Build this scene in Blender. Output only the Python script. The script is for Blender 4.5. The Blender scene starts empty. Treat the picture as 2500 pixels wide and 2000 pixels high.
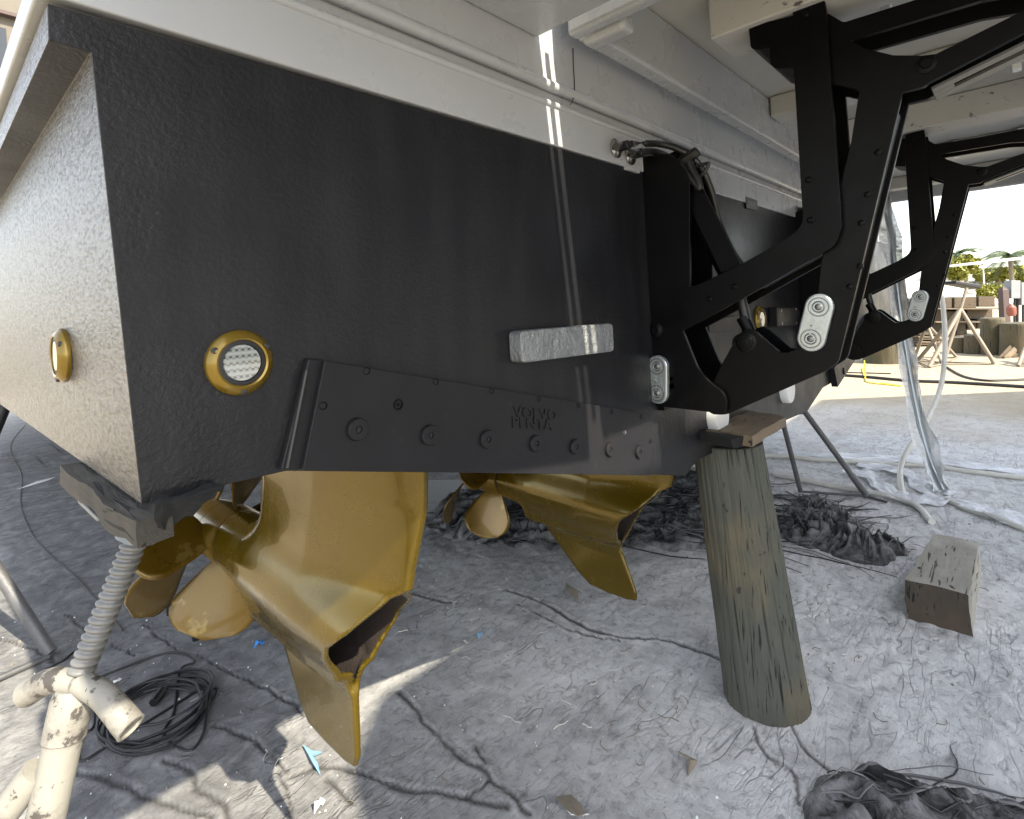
import bpy, bmesh, math, random
import numpy as np
from mathutils import Vector, Matrix
random.seed(4); rng = np.random.default_rng(4)
SC = bpy.context.scene
COL = SC.collection

# ------------------------------------------------------------------ camera
F = 1333.0; CX, CY = 1250.0, 755.0; H = 1.35
aA = math.atan2(2465 - CX, F)
roll = math.atan((838 - 685) / (2465 + 207))
vd = Vector((math.cos(aA), math.sin(aA), 0)); rt0 = Vector((math.sin(aA), -math.cos(aA), 0)); up0 = Vector((0, 0, 1))
rt = rt0 * math.cos(roll) - up0 * math.sin(roll); up = up0 * math.cos(roll) + rt0 * math.sin(roll)
EYE = Vector((0, 0, H))
cam = bpy.data.cameras.new('camera'); camo = bpy.data.objects.new('camera', cam); COL.objects.link(camo)
cam.sensor_fit = 'HORIZONTAL'; cam.sensor_width = 36; cam.lens = F / 2500 * 36
cam.shift_y = -(1000 - CY) / 2500.0
cam.clip_start = 0.02; cam.clip_end = 3000
camo.matrix_world = Matrix(((rt.x, up.x, -vd.x, 0), (rt.y, up.y, -vd.y, 0), (rt.z, up.z, -vd.z, H), (0, 0, 0, 1)))
SC.camera = camo

# ------------------------------------------------------------------ sky, sun, exposure
SUND = Vector((0.10, 1.09, -1.0)).normalized()        # direction the light travels
w = bpy.data.worlds.new('World'); SC.world = w; w.use_nodes = True
nt = w.node_tree; bg = nt.nodes['Background']; sk = nt.nodes.new('ShaderNodeTexSky')
sk.sky_type = 'NISHITA'; sk.sun_disc = False
sk.sun_elevation = math.asin(-SUND.z); sk.sun_rotation = math.atan2(-SUND.x, -SUND.y)
sk.air_density = 1.0; sk.dust_density = 1.2; sk.ozone_density = 1.0
hs = nt.nodes.new('ShaderNodeHueSaturation'); hs.inputs['Saturation'].default_value = 0.42
nt.links.new(sk.outputs[0], hs.inputs['Color']); nt.links.new(hs.outputs[0], bg.inputs[0]); bg.inputs[1].default_value = 0.15
sl = bpy.data.lights.new('sun', 'SUN'); so = bpy.data.objects.new('sun', sl); COL.objects.link(so)
sl.energy = 3.4; sl.angle = math.radians(0.55); sl.color = (1.0, 0.90, 0.72)
so.rotation_euler = SUND.to_track_quat('-Z', 'Y').to_euler(); so.location = (0, -10, 12)
vs = SC.view_settings; SC.display_settings.display_device = 'sRGB'
vs.view_transform = 'Standard'; vs.look = 'None'; vs.gamma = 1; vs.use_curve_mapping = False; vs.exposure = 1.85
SC.cycles.max_bounces = 8; SC.cycles.diffuse_bounces = 5; SC.cycles.transparent_max_bounces = 12

# ------------------------------------------------------------------ pixel -> point on a real plane
def ray(px, py): return vd + rt * ((px - CX) / F) + up * ((CY - py) / F)
def onY(p, y): d = ray(*p); return EYE + d * (y / d.y)
def onX(p, x): d = ray(*p); return EYE + d * (x / d.x)
def onZ(p, z): d = ray(*p); return EYE + d * ((z - H) / d.z)
def atD(p, d): return EYE + ray(*p) * d
T = 0.75                                               # the transom plane

# ------------------------------------------------------------------ materials
def lin(c): return tuple(((v / 255) / 12.92 if v / 255 <= 0.04045 else ((v / 255 + 0.055) / 1.055) ** 2.4) for v in c)
class NM:
    def __init__(s, name):
        s.m = bpy.data.materials.new(name); s.m.use_nodes = True; s.t = s.m.node_tree; s.b = s.t.nodes['Principled BSDF']
        s.co = s.t.nodes.new('ShaderNodeTexCoord').outputs['Object']
    def n(s, typ, **k):
        x = s.t.nodes.new(typ)
        for a, v in k.items(): setattr(x, a, v)
        return x
    def link(s, a, b): s.t.links.new(a, b)
    def map(s, scale, src=None, rot=(0, 0, 0)):
        m = s.n('ShaderNodeMapping'); s.link(src or s.co, m.inputs[0]); m.inputs['Scale'].default_value = scale; m.inputs['Rotation'].default_value = rot
        return m.outputs[0]
    def noise(s, scale=5, detail=4, rough=0.6, vec=None, dist=0):
        x = s.n('ShaderNodeTexNoise'); s.link(vec or s.co, x.inputs['Vector'])
        x.inputs['Scale'].default_value = scale; x.inputs['Detail'].default_value = detail; x.inputs['Roughness'].default_value = rough; x.inputs['Distortion'].default_value = dist
        return x.outputs['Fac']
    def ramp(s, fac, stops):
        r = s.n('ShaderNodeValToRGB'); s.link(fac, r.inputs[0]); e = r.color_ramp.elements
        while len(e) < len(stops): e.new(0.5)
        for i, (p, c) in enumerate(stops):
            e[i].position = p; e[i].color = (c if isinstance(c, tuple) else (c, c, c)) + (1,)
        return r.outputs[0]
    def mix(s, fac, a, b, mode='MIX'):
        x = s.n('ShaderNodeMix', data_type='RGBA', blend_type=mode)
        for sock, v in ((x.inputs[0], fac), (x.inputs[6], a), (x.inputs[7], b)):
            if isinstance(v, (int, float)): sock.default_value = v if sock is x.inputs[0] else (v, v, v, 1)
            elif isinstance(v, tuple): sock.default_value = v + (1,)
            else: s.link(v, sock)
        return x.outputs[2]
    def math(s, op, a, b=0.0):
        x = s.n('ShaderNodeMath', operation=op)
        for i, v in enumerate((a, b)):
            if isinstance(v, (int, float)): x.inputs[i].default_value = v
            else: s.link(v, x.inputs[i])
        return x.outputs[0]
    def bump(s, h, strength=0.3, dist=0.01, prev=None):
        b = s.n('ShaderNodeBump'); b.inputs['Strength'].default_value = strength; b.inputs['Distance'].default_value = dist
        s.link(h, b.inputs['Height'])
        if prev: s.link(prev, b.inputs['Normal'])
        return b.outputs[0]
    def out(s, col=None, rough=None, normal=None, **k):
        for sock, v in (('Base Color', col), ('Roughness', rough), ('Normal', normal)):
            if v is None: continue
            if isinstance(v, tuple): s.b.inputs[sock].default_value = v + (1,)
            elif isinstance(v, (int, float)): s.b.inputs[sock].default_value = v
            else: s.link(v, s.b.inputs[sock])
        for a, v in k.items(): s.b.inputs[a.replace('_', ' ')].default_value = v
        return s.m
M = {}
def simple(name, col, rough=0.5, metal=0.0, bs=0.0, bscale=60, var=0.15, **k):
    n = NM(name); f = n.noise(8, 5); c = n.mix(f, tuple(v * (1 - var) for v in col), tuple(min(1, v * (1 + var)) for v in col))
    nm = n.bump(n.noise(bscale, 3), bs, 0.005) if bs else None
    M[name] = n.out(c, rough, nm, Metallic=metal, **k); return M[name]

# black antifouling: rolled-on orange peel, faint runs, scuffs
n = NM('black_antifouling')
pe = n.noise(150, 3, 0.55, n.map((1, 1, 1.15))); lo = n.noise(7, 5, 0.6); runs = n.noise(9, 3, 0.6, n.map((2.2, 2.2, 0.35)))
c = n.mix(lo, (0.0052, 0.0055, 0.0070), (0.0098, 0.0100, 0.0120)); c = n.mix(n.ramp(runs, [(0.42, 0.0), (0.75, 1.0)]), c, (0.0135, 0.0140, 0.0160))
spk = n.ramp(n.noise(34, 2), [(0.70, 0.0), (0.76, 1.0)]); c = n.mix(spk, c, (0.010, 0.010, 0.011))
ro = n.ramp(n.noise(5, 4), [(0.3, 0.30), (0.7, 0.48)])
amt = n.ramp(n.noise(3.5, 3), [(0.35, 0.25), (0.65, 1.0)]); nm = n.bump(n.math('MULTIPLY', pe, amt), 0.42, 0.0035); nm = n.bump(lo, 0.10, 0.008, nm)
M['black_hull'] = n.out(c, ro, nm, Specular_IOR_Level=0.34)
n = NM('black_side'); pe = n.noise(150, 4, 0.75, n.map((1, .35, 1))); c = n.mix(n.noise(260, 2), (0.020, 0.02, 0.022), (0.12, 0.11, 0.10))
nm = n.bump(pe, 0.9, 0.0035)
n.link(n.ramp(n.noise(210, 3, 0.6, n.map((1, .3, 1))), [(0.40, 0.10), (0.56, 0.62)]), n.b.inputs['Specular IOR Level'])
M['black_side'] = n.out(c, n.ramp(n.noise(60, 3), [(0.3, 0.12), (0.7, 0.26)]), nm)
n = NM('black_plate'); c = n.mix(n.noise(9, 5), (0.0100, 0.0100, 0.0118), (0.0165, 0.0162, 0.0182)); c = n.mix(n.ramp(n.noise(22, 5), [(0.62, 0.0), (0.8, 0.6)]), c, (0.035, 0.033, 0.034))
M['black_plate'] = n.out(c, n.ramp(n.noise(12, 5), [(0.3, 0.28), (0.7, 0.45)]), n.bump(n.noise(50, 4), 0.14, 0.005), Specular_IOR_Level=0.2)
n = NM('black_lift'); c = n.mix(n.noise(14, 4), (0.0016, 0.0017, 0.0022), (0.003, 0.003, 0.0036)); sc = n.ramp(n.noise(45, 5), [(0.70, 0.0), (0.78, 1.0)]); c = n.mix(sc, c, (0.009, 0.009, 0.010))
M['black_lift'] = n.out(c, n.ramp(n.noise(20, 4), [(0.3, 0.34), (0.7, 0.48)]), n.bump(n.noise(140, 2), 0.05, 0.003), Specular_IOR_Level=0.14)
n = NM('gelcoat'); d = n.noise(3, 5); c = n.mix(d, (0.345, 0.355, 0.370), (0.415, 0.425, 0.435))
st = n.ramp(n.noise(14, 6, 0.7, n.map((1.5, 1.5, 0.3))), [(0.62, 0.0), (0.95, 0.25)]); c = n.mix(st, c, (0.30, 0.295, 0.28))
sp = n.ramp(n.noise(38, 3), [(0.765, 0.0), (0.79, 1.0)]); c = n.mix(sp, c, (0.30, 0.28, 0.25))
M['gelcoat'] = n.out(c, n.ramp(n.noise(9, 4), [(0.3, 0.22), (0.7, 0.38)]), n.bump(n.noise(5, 3), 0.05, 0.02))
n = NM('gelcoat_chipped'); c = n.mix(n.noise(4, 5), (0.40, 0.395, 0.375), (0.54, 0.535, 0.515))
ch = n.ramp(n.noise(20, 6, 0.65, n.map((1, 1, 2))), [(0.62, 0.0), (0.66, 1.0)]); c = n.mix(ch, c, (0.10, 0.09, 0.08))
M['gelcoat_chipped'] = n.out(c, 0.5, n.bump(ch, 0.3, 0.004))
n = NM('pan_underside'); c = n.mix(n.noise(3, 6, 0.65), (0.37, 0.36, 0.32), (0.50, 0.49, 0.455)); st = n.ramp(n.noise(9, 7, 0.7), [(0.66, 0.0), (0.72, 1.0)])
c = n.mix(st, c, (0.26, 0.24, 0.20)); M['pan'] = n.out(c, 0.42, n.bump(n.noise(12, 5), 0.12, 0.01))
n = NM('pod_gold'); a = n.noise(5, 6, 0.65); c = n.mix(a, (0.078, 0.050, 0.0018), (0.130, 0.087, 0.0040))
pat = n.ramp(n.noise(8, 7, 0.7, n.map((1, 1, .6))), [(0.66, 0.0), (0.74, 0.45)]); c = n.mix(pat, c, (0.15, 0.105, 0.022))
M['gold'] = n.out(c, n.ramp(n.noise(9, 6, 0.7), [(0.35, 0.16), (0.65, 0.32)]), n.bump(n.noise(30, 3), 0.03, 0.003), Metallic=0.5, Coat_Weight=0.35, Coat_Roughness=0.015, Coat_IOR=1.4)
n = NM('prop_gold'); a = n.noise(11, 6, 0.65); c = n.mix(a, (0.078, 0.042, 0.0025), (0.155, 0.095, 0.008))
pat = n.ramp(n.noise(13, 5, 0.65), [(0.58, 0.0), (0.64, 0.6)]); c = n.mix(pat, c, (0.24, 0.17, 0.05))
M['prop'] = n.out(c, n.ramp(a, [(0.3, 0.24), (0.7, 0.42)]), n.bump(n.noise(70, 3), 0.08, 0.003), Metallic=0.45, Coat_Weight=0.3, Coat_Roughness=0.08)
simple('exhaust_black', (0.022, 0.015, 0.012), 0.9, bs=0.6, bscale=160)
simple('gold_bezel', (0.19, 0.122, 0.012), 0.25, 0.5, bs=0.05, bscale=40, Coat_Weight=0.3)
simple('rubber', (0.010, 0.010, 0.011), 0.45); simple('hose_black', (0.014, 0.014, 0.015), 0.35, bs=0.1, bscale=90)
simple('steel', (0.45, 0.44, 0.42), 0.25, 1.0, bs=0.08); simple('rod_steel', (0.6, 0.6, 0.6), 0.12, 1.0)
n = NM('zinc'); a = n.noise(26, 6, 0.7); c = n.mix(a, (0.13, 0.135, 0.14), (0.36, 0.375, 0.385)); pit = n.ramp(n.noise(60, 4), [(0.60, 0.0), (0.72, 1.0)]); c = n.mix(pit, c, (0.16, 0.165, 0.17))
M['zinc'] = n.out(c, 0.42, n.bump(a, 1.0, 0.014), Metallic=0.45)
simple('zinc_smooth', (0.42, 0.46, 0.48), 0.30, 0.7, bs=0.12, bscale=50)
simple('white_plastic', (0.72, 0.73, 0.73), 0.4, bs=0.05); simple('dark_label', (0.035, 0.035, 0.04), 0.4)
simple('wood_dark', (0.006, 0.006, 0.006), 0.95, bs=0.8, bscale=40, var=0.6)
# treated pile wood: vertical grain, dark checks, ochre and grey-green patches
def woodmat(name, c1, c2, c3, stretch=(9, 9, 0.6), bs=0.6):
    n = NM(name); g = n.noise(6, 7, 0.7, n.map(stretch), 0.4); big = n.noise(2.6, 4, 0.6, n.map((1, 1, .7)))
    c = n.mix(g, c1, c2); c = n.mix(n.ramp(big, [(0.47, 0.0), (0.60, 0.85)]), c, c3)
    ck = n.ramp(n.noise(5, 3, 0.5, n.map(tuple(v * (2.0 if v > 4 else .8) for v in stretch)), 0.5), [(0.335, 1.0), (0.37, 0.0)]); c = n.mix(ck, c, tuple(v * 0.22 for v in c1))
    kn = n.ramp(n.noise(22, 1), [(0.75, 0.0), (0.78, 1.0)]); c = n.mix(kn, c, (0.03, 0.025, 0.02))
    c = n.mix(n.math('MULTIPLY', n.n('ShaderNodeAttribute', attribute_name='check').outputs['Fac'], 0.75), c, tuple(v * 0.12 for v in c1))
    nm = n.bump(g, bs, 0.006); nm = n.bump(n.math('MULTIPLY', ck, -1), 0.7, 0.006, nm)
    M[name] = n.out(c, 0.82, nm)
woodmat('pile_wood', (0.048, 0.052, 0.042), (0.088, 0.090, 0.073), (0.118, 0.098, 0.060), (13, 13, 0.5))
woodmat('block_wood', (0.20, 0.185, 0.15), (0.40, 0.375, 0.32), (0.45, 0.43, 0.38), (1.2, 8, 8))
woodmat('block_end', (0.03, 0.025, 0.019), (0.075, 0.058, 0.043), (0.08, 0.055, 0.038), (6, 6, 3))
woodmat('board_wood', (0.11, 0.085, 0.058), (0.21, 0.16, 0.105), (0.12, 0.10, 0.08), (2, 9, 9))
woodmat('rotten_wood', (0.018, 0.017, 0.015), (0.085, 0.074, 0.058), (0.018, 0.016, 0.014), (9, 1.6, 9), 1.0)
woodmat('far_log', (0.06, 0.052, 0.032), (0.13, 0.108, 0.065), (0.07, 0.074, 0.045), (5, 5, 0.5))
woodmat('far_timber', (0.055, 0.038, 0.024), (0.11, 0.080, 0.050), (0.050, 0.056, 0.040), (4, 4, 4))
n = NM('painted_stand'); c = n.mix(n.noise(6, 5), (0.19, 0.183, 0.160), (0.26, 0.252, 0.225)); ru = n.ramp(n.noise(11, 7, 0.72), [(0.46, 0.0), (0.60, 0.9)])
c = n.mix(ru, c, (0.11, 0.10, 0.09)); c = n.mix(n.ramp(n.noise(22, 6, 0.7), [(0.57, 0.0), (0.60, 1.0)]), c, (0.05, 0.045, 0.04))
M['stand'] = n.out(c, 0.6, n.bump(n.noise(40, 5), 0.35, 0.004))
simple('screw_galv', (0.16, 0.16, 0.155), 0.5, 0.25, bs=0.25, bscale=80, var=0.3); simple('galv', (0.17, 0.19, 0.20), 0.45, 0.5, bs=0.2)
simple('stand_dark', (0.10, 0.10, 0.105), 0.55, 0.3, bs=0.4, var=0.5); simple('stand_far', (0.22, 0.185, 0.145), 0.6, bs=0.3, var=0.4)
simple('strand_pale', (0.16, 0.16, 0.162), 0.7); simple('cable_black', (0.015, 0.015, 0.017), 0.5); simple('hose_white', (0.62, 0.61, 0.56), 0.45, bs=0.2, var=0.2)
simple('blue_tape', (0.03, 0.22, 0.62), 0.5); simple('tape_pale', (0.25, 0.45, 0.65), 0.5); simple('dry_leaf', (0.20, 0.17, 0.13), 0.8, var=0.4)
simple('paper', (0.72, 0.72, 0.70), 0.7)
simple('yellow_rope', (0.75, 0.65, 0.06), 0.6)
n = NM('plastic_film'); b = n.b
tr = n.n('ShaderNodeBsdfTransparent'); mx = n.n('ShaderNodeMixShader'); wr = n.noise(14, 5, 0.65, n.map((1, 1, 3)))
n.link(n.ramp(wr, [(0.35, 0.70), (0.7, 1.0)]), mx.inputs[0]); n.link(tr.outputs[0], mx.inputs[1]); n.link(b.outputs[0], mx.inputs[2])
n.link(mx.outputs[0], n.t.nodes['Material Output'].inputs[0])
M['film'] = n.out((0.85, 0.87, 0.90), 0.15, n.bump(wr, 0.8, 0.02))
# ground: dusty yard, black paint dust, cracks from the mesh attribute
n = NM('yard_ground')
geo = n.n('ShaderNodeNewGeometry').outputs['Position']
vc = n.n('ShaderNodeAttribute', attribute_name='crack').outputs['Fac']
dk = n.n('ShaderNodeAttribute', attribute_name='soot').outputs['Fac']
big = n.noise(1.3, 6, 0.6, geo); fine = n.noise(26, 8, 0.75, geo, 0.6); mid = n.noise(6, 8, 0.68, geo, 0.8)
def crease(scale, mapsc, rot, wdt, dist=1.6, det=2.5):
    v = n.noise(scale, det, 0.5, n.map(mapsc, geo, (0, 0, rot)), dist); d = n.math('ABSOLUTE', n.math('SUBTRACT', v, 0.5)); return n.ramp(d, [(0.0, 1.0), (wdt, 0.0)])
k1 = crease(3.0, (1, 4.2, 1), 0.75, 0.016, 0.7); k2 = crease(6.5, (1, 4.5, 1), 0.45, 0.020, 0.6); k3 = crease(15, (1, 3, 1), 0.9, 0.03, 0.6)
gate = n.ramp(n.noise(2.1, 4, 0.6, geo), [(0.42, 0.0), (0.58, 1.0)]); gate2 = n.ramp(n.noise(3.3, 4, 0.6, geo), [(0.40, 0.0), (0.60, 1.0)])
kk = n.math('MAXIMUM', n.math('MULTIPLY', k1, gate), n.math('MAXIMUM', n.math('MULTIPLY', n.math('MULTIPLY', k2, gate2), 0.55), n.math('MULTIPLY', k3, 0.15)))
c = n.mix(big, (0.54, 0.54, 0.535), (0.74, 0.735, 0.725)); c = n.mix(n.ramp(mid, [(0.30, 0.75), (0.52, 0.0)]), c, (0.30, 0.30, 0.30))
c = n.mix(n.ramp(fine, [(0.36, 0.65), (0.48, 0.0)]), c, (0.20, 0.20, 0.20)); c = n.mix(n.math('MULTIPLY', kk, 0.52), c, (0.14, 0.14, 0.142)); c = n.mix(n.ramp(n.noise(80, 3, 0.6, geo), [(0.69, 0.0), (0.73, 0.9)]), c, (0.8, 0.8, 0.78))
sootc = n.mix(fine, (0.070, 0.071, 0.075), (0.195, 0.194, 0.193)); sootc = n.mix(n.math('MULTIPLY', kk, 0.7), sootc, (0.03, 0.03, 0.031)); soot = n.math('MULTIPLY', dk, n.ramp(n.noise(7, 6, 0.65, geo, 1), [(0.2, 0.60), (0.6, 1.0)])); c = n.mix(soot, c, sootc); sd_ = n.n('ShaderNodeAttribute', attribute_name='beige_tone').outputs['Fac']; c = n.mix(sd_, c, n.mix(mid, (0.29, 0.24, 0.165), (0.42, 0.37, 0.275)))
c = n.mix(vc, c, (0.035, 0.033, 0.032))
nm = n.bump(mid, 0.5, 0.016); nm = n.bump(n.math('MULTIPLY', kk, -1.0), 0.65, 0.006, nm); nm = n.bump(fine, 0.55, 0.006, nm); nm = n.bump(n.noise(90, 4, 0.7, geo), 0.4, 0.003, nm)
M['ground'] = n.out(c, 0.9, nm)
# crumpled dusty black sheeting
n = NM('black_sheet'); geo = n.n('ShaderNodeNewGeometry').outputs['Position']
fa = n.n('ShaderNodeAttribute', attribute_name='fold').outputs['Fac']
du = n.noise(9, 8, 0.72, geo, 1.2); c = n.mix(n.ramp(du, [(0.44, 0.0), (0.60, 0.7)]), (0.010, 0.010, 0.011), (0.22, 0.22, 0.225)); c = n.mix(n.math('MULTIPLY', fa, 0.6), c, (0.30, 0.30, 0.305))
M['sheet'] = n.out(c, 0.7, n.bump(n.noise(30, 5, 0.7, geo, 1), 0.4, 0.01))
n = NM('leaf_green'); c = n.mix(n.noise(1.2, 4), (0.09, 0.115, 0.012), (0.26, 0.24, 0.025)); M['leaf'] = n.out(c, 0.5, None, Subsurface_Weight=0.0)
n = NM('palm_leaf'); c = n.mix(n.noise(2, 3), (0.035, 0.06, 0.02), (0.08, 0.11, 0.03)); M['palm'] = n.out(c, 0.45)
simple('trunk', (0.20, 0.17, 0.13), 0.8, bs=0.3); simple('wall_white', (0.75, 0.75, 0.72), 0.6); simple('wall_beige', (0.11, 0.096, 0.075), 0.7)
simple('roof_grey', (0.30, 0.29, 0.28), 0.7); simple('glass_dark', (0.02, 0.025, 0.03), 0.08); simple('car_white', (0.7, 0.7, 0.7), 0.2); simple('car_grey', (0.25, 0.26, 0.28), 0.25)
simple('box_grey', (0.19, 0.20, 0.21), 0.5); simple('post_brown', (0.07, 0.048, 0.043), 0.7, bs=0.3); simple('red_paint', (0.22, 0.07, 0.05), 0.5)
simple('boat_grey_green', (0.42, 0.48, 0.45), 0.3); simple('tire', (0.02, 0.02, 0.02), 0.8)

# ------------------------------------------------------------------ builders
def mesh_obj(name, verts, faces, mat=None, parent=None, smooth=False, mats=None, midx=None):
    me = bpy.data.meshes.new(name); me.from_pydata([tuple(v) for v in verts], [], [tuple(f) for f in faces])
    bm = bmesh.new(); bm.from_mesh(me); bmesh.ops.recalc_face_normals(bm, faces=bm.faces); bm.to_mesh(me); bm.free()
    return link_obj(name, me, mat, parent, smooth, mats, midx)
def link_obj(name, me, mat=None, parent=None, smooth=False, mats=None, midx=None):
    for m in (mats or [mat]):
        if m: me.materials.append(M[m] if isinstance(m, str) else m)
    if midx is not None: me.polygons.foreach_set('material_index', midx)
    if smooth: me.polygons.foreach_set('use_smooth', [True] * len(me.polygons))
    o = bpy.data.objects.new(name, me); COL.objects.link(o)
    if parent is not None:
        o.parent = parent
        if parent.get('_off') is not None: o.matrix_parent_inverse = Matrix.Translation(-Vector(parent.location))
    return o
def tag(o, label=None, cat=None, group=None, kind=None):
    for k, v in (('label', label), ('category', cat), ('group', group), ('kind', kind)):
        if v: o[k] = v
    return o
def thing(name, label, cat, loc=(0, 0, 0), group=None, world=False, rz=0):
    """Empty at the base; world=True: children are given in world coordinates."""
    o = bpy.data.objects.new(name, None); COL.objects.link(o); o.location = loc; o.rotation_euler = (0, 0, rz); o.empty_display_size = 0.1
    if world: o['_off'] = 1
    return tag(o, label, cat, group)
def copy_tree(o, parent=None):
    c = o.copy(); COL.objects.link(c)
    if parent is not None: c.parent = parent
    for ch in [x for x in KIDS.get(o.name, [])] or list(o.children): copy_tree(ch, c)
    return c
KIDS = {}
class MB:
    def __init__(s): s.v = []; s.f = []; s.mi = []
    def add(s, v, f, mi=0):
        k = len(s.v); s.v += [tuple(x) for x in v]; s.f += [tuple(i + k for i in q) for q in f]; s.mi += [mi] * len(f); return s
    def box(s, lo, hi, mi=0):
        x0, y0, z0 = lo; x1, y1, z1 = hi
        v = [(x0, y0, z0), (x1, y0, z0), (x1, y1, z0), (x0, y1, z0), (x0, y0, z1), (x1, y0, z1), (x1, y1, z1), (x0, y1, z1)]
        return s.add(v, [(0, 3, 2, 1), (4, 5, 6, 7), (0, 1, 5, 4), (1, 2, 6, 5), (2, 3, 7, 6), (3, 0, 4, 7)], mi)
    def prism(s, pts, d, mi=0):
        pts = [Vector(p) for p in pts]; d = Vector(d); k = len(pts)
        v = pts + [p + d for p in pts]
        return s.add(v, [tuple(range(k)), tuple(range(2 * k - 1, k - 1, -1))] + [(i, i + k, (i + 1) % k + k, (i + 1) % k) for i in range(k)], mi)
    def tube(s, pts, r, seg=12, mi=0, cap=True):
        pts = [Vector(p) for p in pts]; k = len(pts); rs = r if isinstance(r, (list, tuple)) else [r] * k
        v = []; prev = None
        for i, p in enumerate(pts):
            t = (pts[min(i + 1, k - 1)] - pts[max(i - 1, 0)]).normalized()
            if prev is None:
                a = Vector((0, 0, 1)) if abs(t.z) < 0.9 else Vector((1, 0, 0)); u = t.cross(a).normalized()
            else: u = (prev - t * prev.dot(t)).normalized()
            prev = u; b = t.cross(u)
            for j in range(seg):
                an = 2 * math.pi * j / seg; v.append(p + (u * math.cos(an) + b * math.sin(an)) * rs[i])
        f = [(i * seg + j, i * seg + (j + 1) % seg, (i + 1) * seg + (j + 1) % seg, (i + 1) * seg + j) for i in range(k - 1) for j in range(seg)]
        if cap: f += [tuple(range(seg))[::-1], tuple((k - 1) * seg + j for j in range(seg))]
        return s.add(v, f, mi)
    def lathe(s, c, ax, prof, seg=32, mi=0):
        """prof: (distance along ax, radius)"""
        c = Vector(c); ax = Vector(ax).normalized(); a = Vector((0, 0, 1)) if abs(ax.z) < 0.9 else Vector((1, 0, 0)); u = ax.cross(a).normalized(); b = ax.cross(u)
        v = []; k = len(prof)
        for h, r in prof:
            for j in range(seg):
                an = 2 * math.pi * j / seg; v.append(c + ax * h + (u * math.cos(an) + b * math.sin(an)) * max(r, 1e-5))
        f = [(i * seg + j, i * seg + (j + 1) % seg, (i + 1) * seg + (j + 1) % seg, (i + 1) * seg + j) for i in range(k - 1) for j in range(seg)]
        f += [tuple(range(seg))[::-1], tuple((k - 1) * seg + j for j in range(seg))]
        return s.add(v, f, mi)
    def build(s, name, mat, parent=None, smooth=False, bevel=0, mats=None, weld=False, seg=2):
        o = mesh_obj(name, s.v, s.f, mat, parent, False, mats, s.mi if mats else None)
        if smooth:
            o.data.polygons.foreach_set('use_smooth', [True] * len(o.data.polygons)); o.data.set_sharp_from_angle(angle=math.radians(38))
        if bevel:
            b = o.modifiers.new('bevel', 'BEVEL'); b.width = bevel; b.segments = seg; b.limit_method = 'ANGLE'; b.angle_limit = math.radians(30); b.use_clamp_overlap = True
        return o
def cr(pts, n=8):
    pts = [Vector(p) for p in pts]; P = [pts[0] * 2 - pts[1]] + pts + [pts[-1] * 2 - pts[-2]]; out = []
    for i in range(1, len(P) - 2):
        a, b, c, d = P[i - 1:i + 3]
        for j in range(n):
            t = j / n; out.append(0.5 * ((2 * b) + (c - a) * t + (2 * a - 5 * b + 4 * c - d) * t * t + (3 * b - a - 3 * c + d) * t ** 3))
    out.append(pts[-1]); return out
def rnd(poly, k=6):
    """pixel outline with corner radii (x, y, r) -> rounded outline"""
    out = []; m = len(poly)
    for i in range(m):
        p = poly[i]; r = p[2] if len(p) > 2 else 0; P = Vector(p[:2])
        if not r: out.append(tuple(P)); continue
        A = Vector(poly[i - 1][:2]); B = Vector(poly[(i + 1) % m][:2]); u = (A - P); w_ = (B - P)
        l = min(r, u.length * 0.49, w_.length * 0.49); a = P + u.normalized() * l; b = P + w_.normalized() * l
        for j in range(k + 1):
            t = j / k; out.append(tuple(a * (1 - t) ** 2 + P * 2 * t * (1 - t) + b * t * t))
    return out
def perlin(x, y, seed=0):
    r = np.random.default_rng(seed); g = r.uniform(0, 2 * np.pi, (256, 256)); xi = np.floor(x).astype(int); yi = np.floor(y).astype(int); xf = x - xi; yf = y - yi
    u = xf ** 3 * (xf * (xf * 6 - 15) + 10); v = yf ** 3 * (yf * (yf * 6 - 15) + 10)
    def d(i, j): a = g[(xi + i) % 256, (yi + j) % 256]; return np.cos(a) * (xf - i) + np.sin(a) * (yf - j)
    return (d(0, 0) * (1 - u) + d(1, 0) * u) * (1 - v) + (d(0, 1) * (1 - u) + d(1, 1) * u) * v
def fbm(x, y, o=4, seed=0, gain=0.5):
    s = 0; a = 1
    for i in range(o): s = s + a * perlin(x * 2 ** i + 17 * i, y * 2 ** i + 9 * i, seed + i); a *= gain
    return s
def ridge(x, y, o=4, seed=0):
    s = 0; a = 1
    for i in range(o): s = s + a * (1 - np.abs(perlin(x * 2 ** i + 31 * i, y * 2 ** i + 5 * i, seed + i)) * 2.6); a *= 0.5
    return s
def grid_obj(name, X, Y, Z, mat, parent=None, attrs=None, smooth=True, mask=None):
    ny, nx = X.shape; me = bpy.data.meshes.new(name); co = np.stack([X, Y, Z], -1).reshape(-1, 3).astype(np.float32)
    I = np.arange(nx * ny).reshape(ny, nx); q = np.stack([I[:-1, :-1], I[:-1, 1:], I[1:, 1:], I[1:, :-1]], -1).reshape(-1, 4)
    if mask is not None:
        mm = (mask[:-1, :-1] & mask[1:, 1:] & mask[:-1, 1:] & mask[1:, :-1]).reshape(-1); q = q[mm]
    me.vertices.add(len(co)); me.vertices.foreach_set('co', co.ravel()); me.loops.add(q.size); me.loops.foreach_set('vertex_index', q.ravel().astype(np.int32))
    me.polygons.add(len(q)); me.polygons.foreach_set('loop_start', np.arange(0, q.size, 4, dtype=np.int32)); me.update(calc_edges=True); me.validate()
    for k, a in (attrs or {}).items():
        at = me.attributes.new(k, 'FLOAT', 'POINT'); at.data.foreach_set('value', np.asarray(a, np.float32).ravel())
    return link_obj(name, me, mat, parent, smooth)
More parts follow.
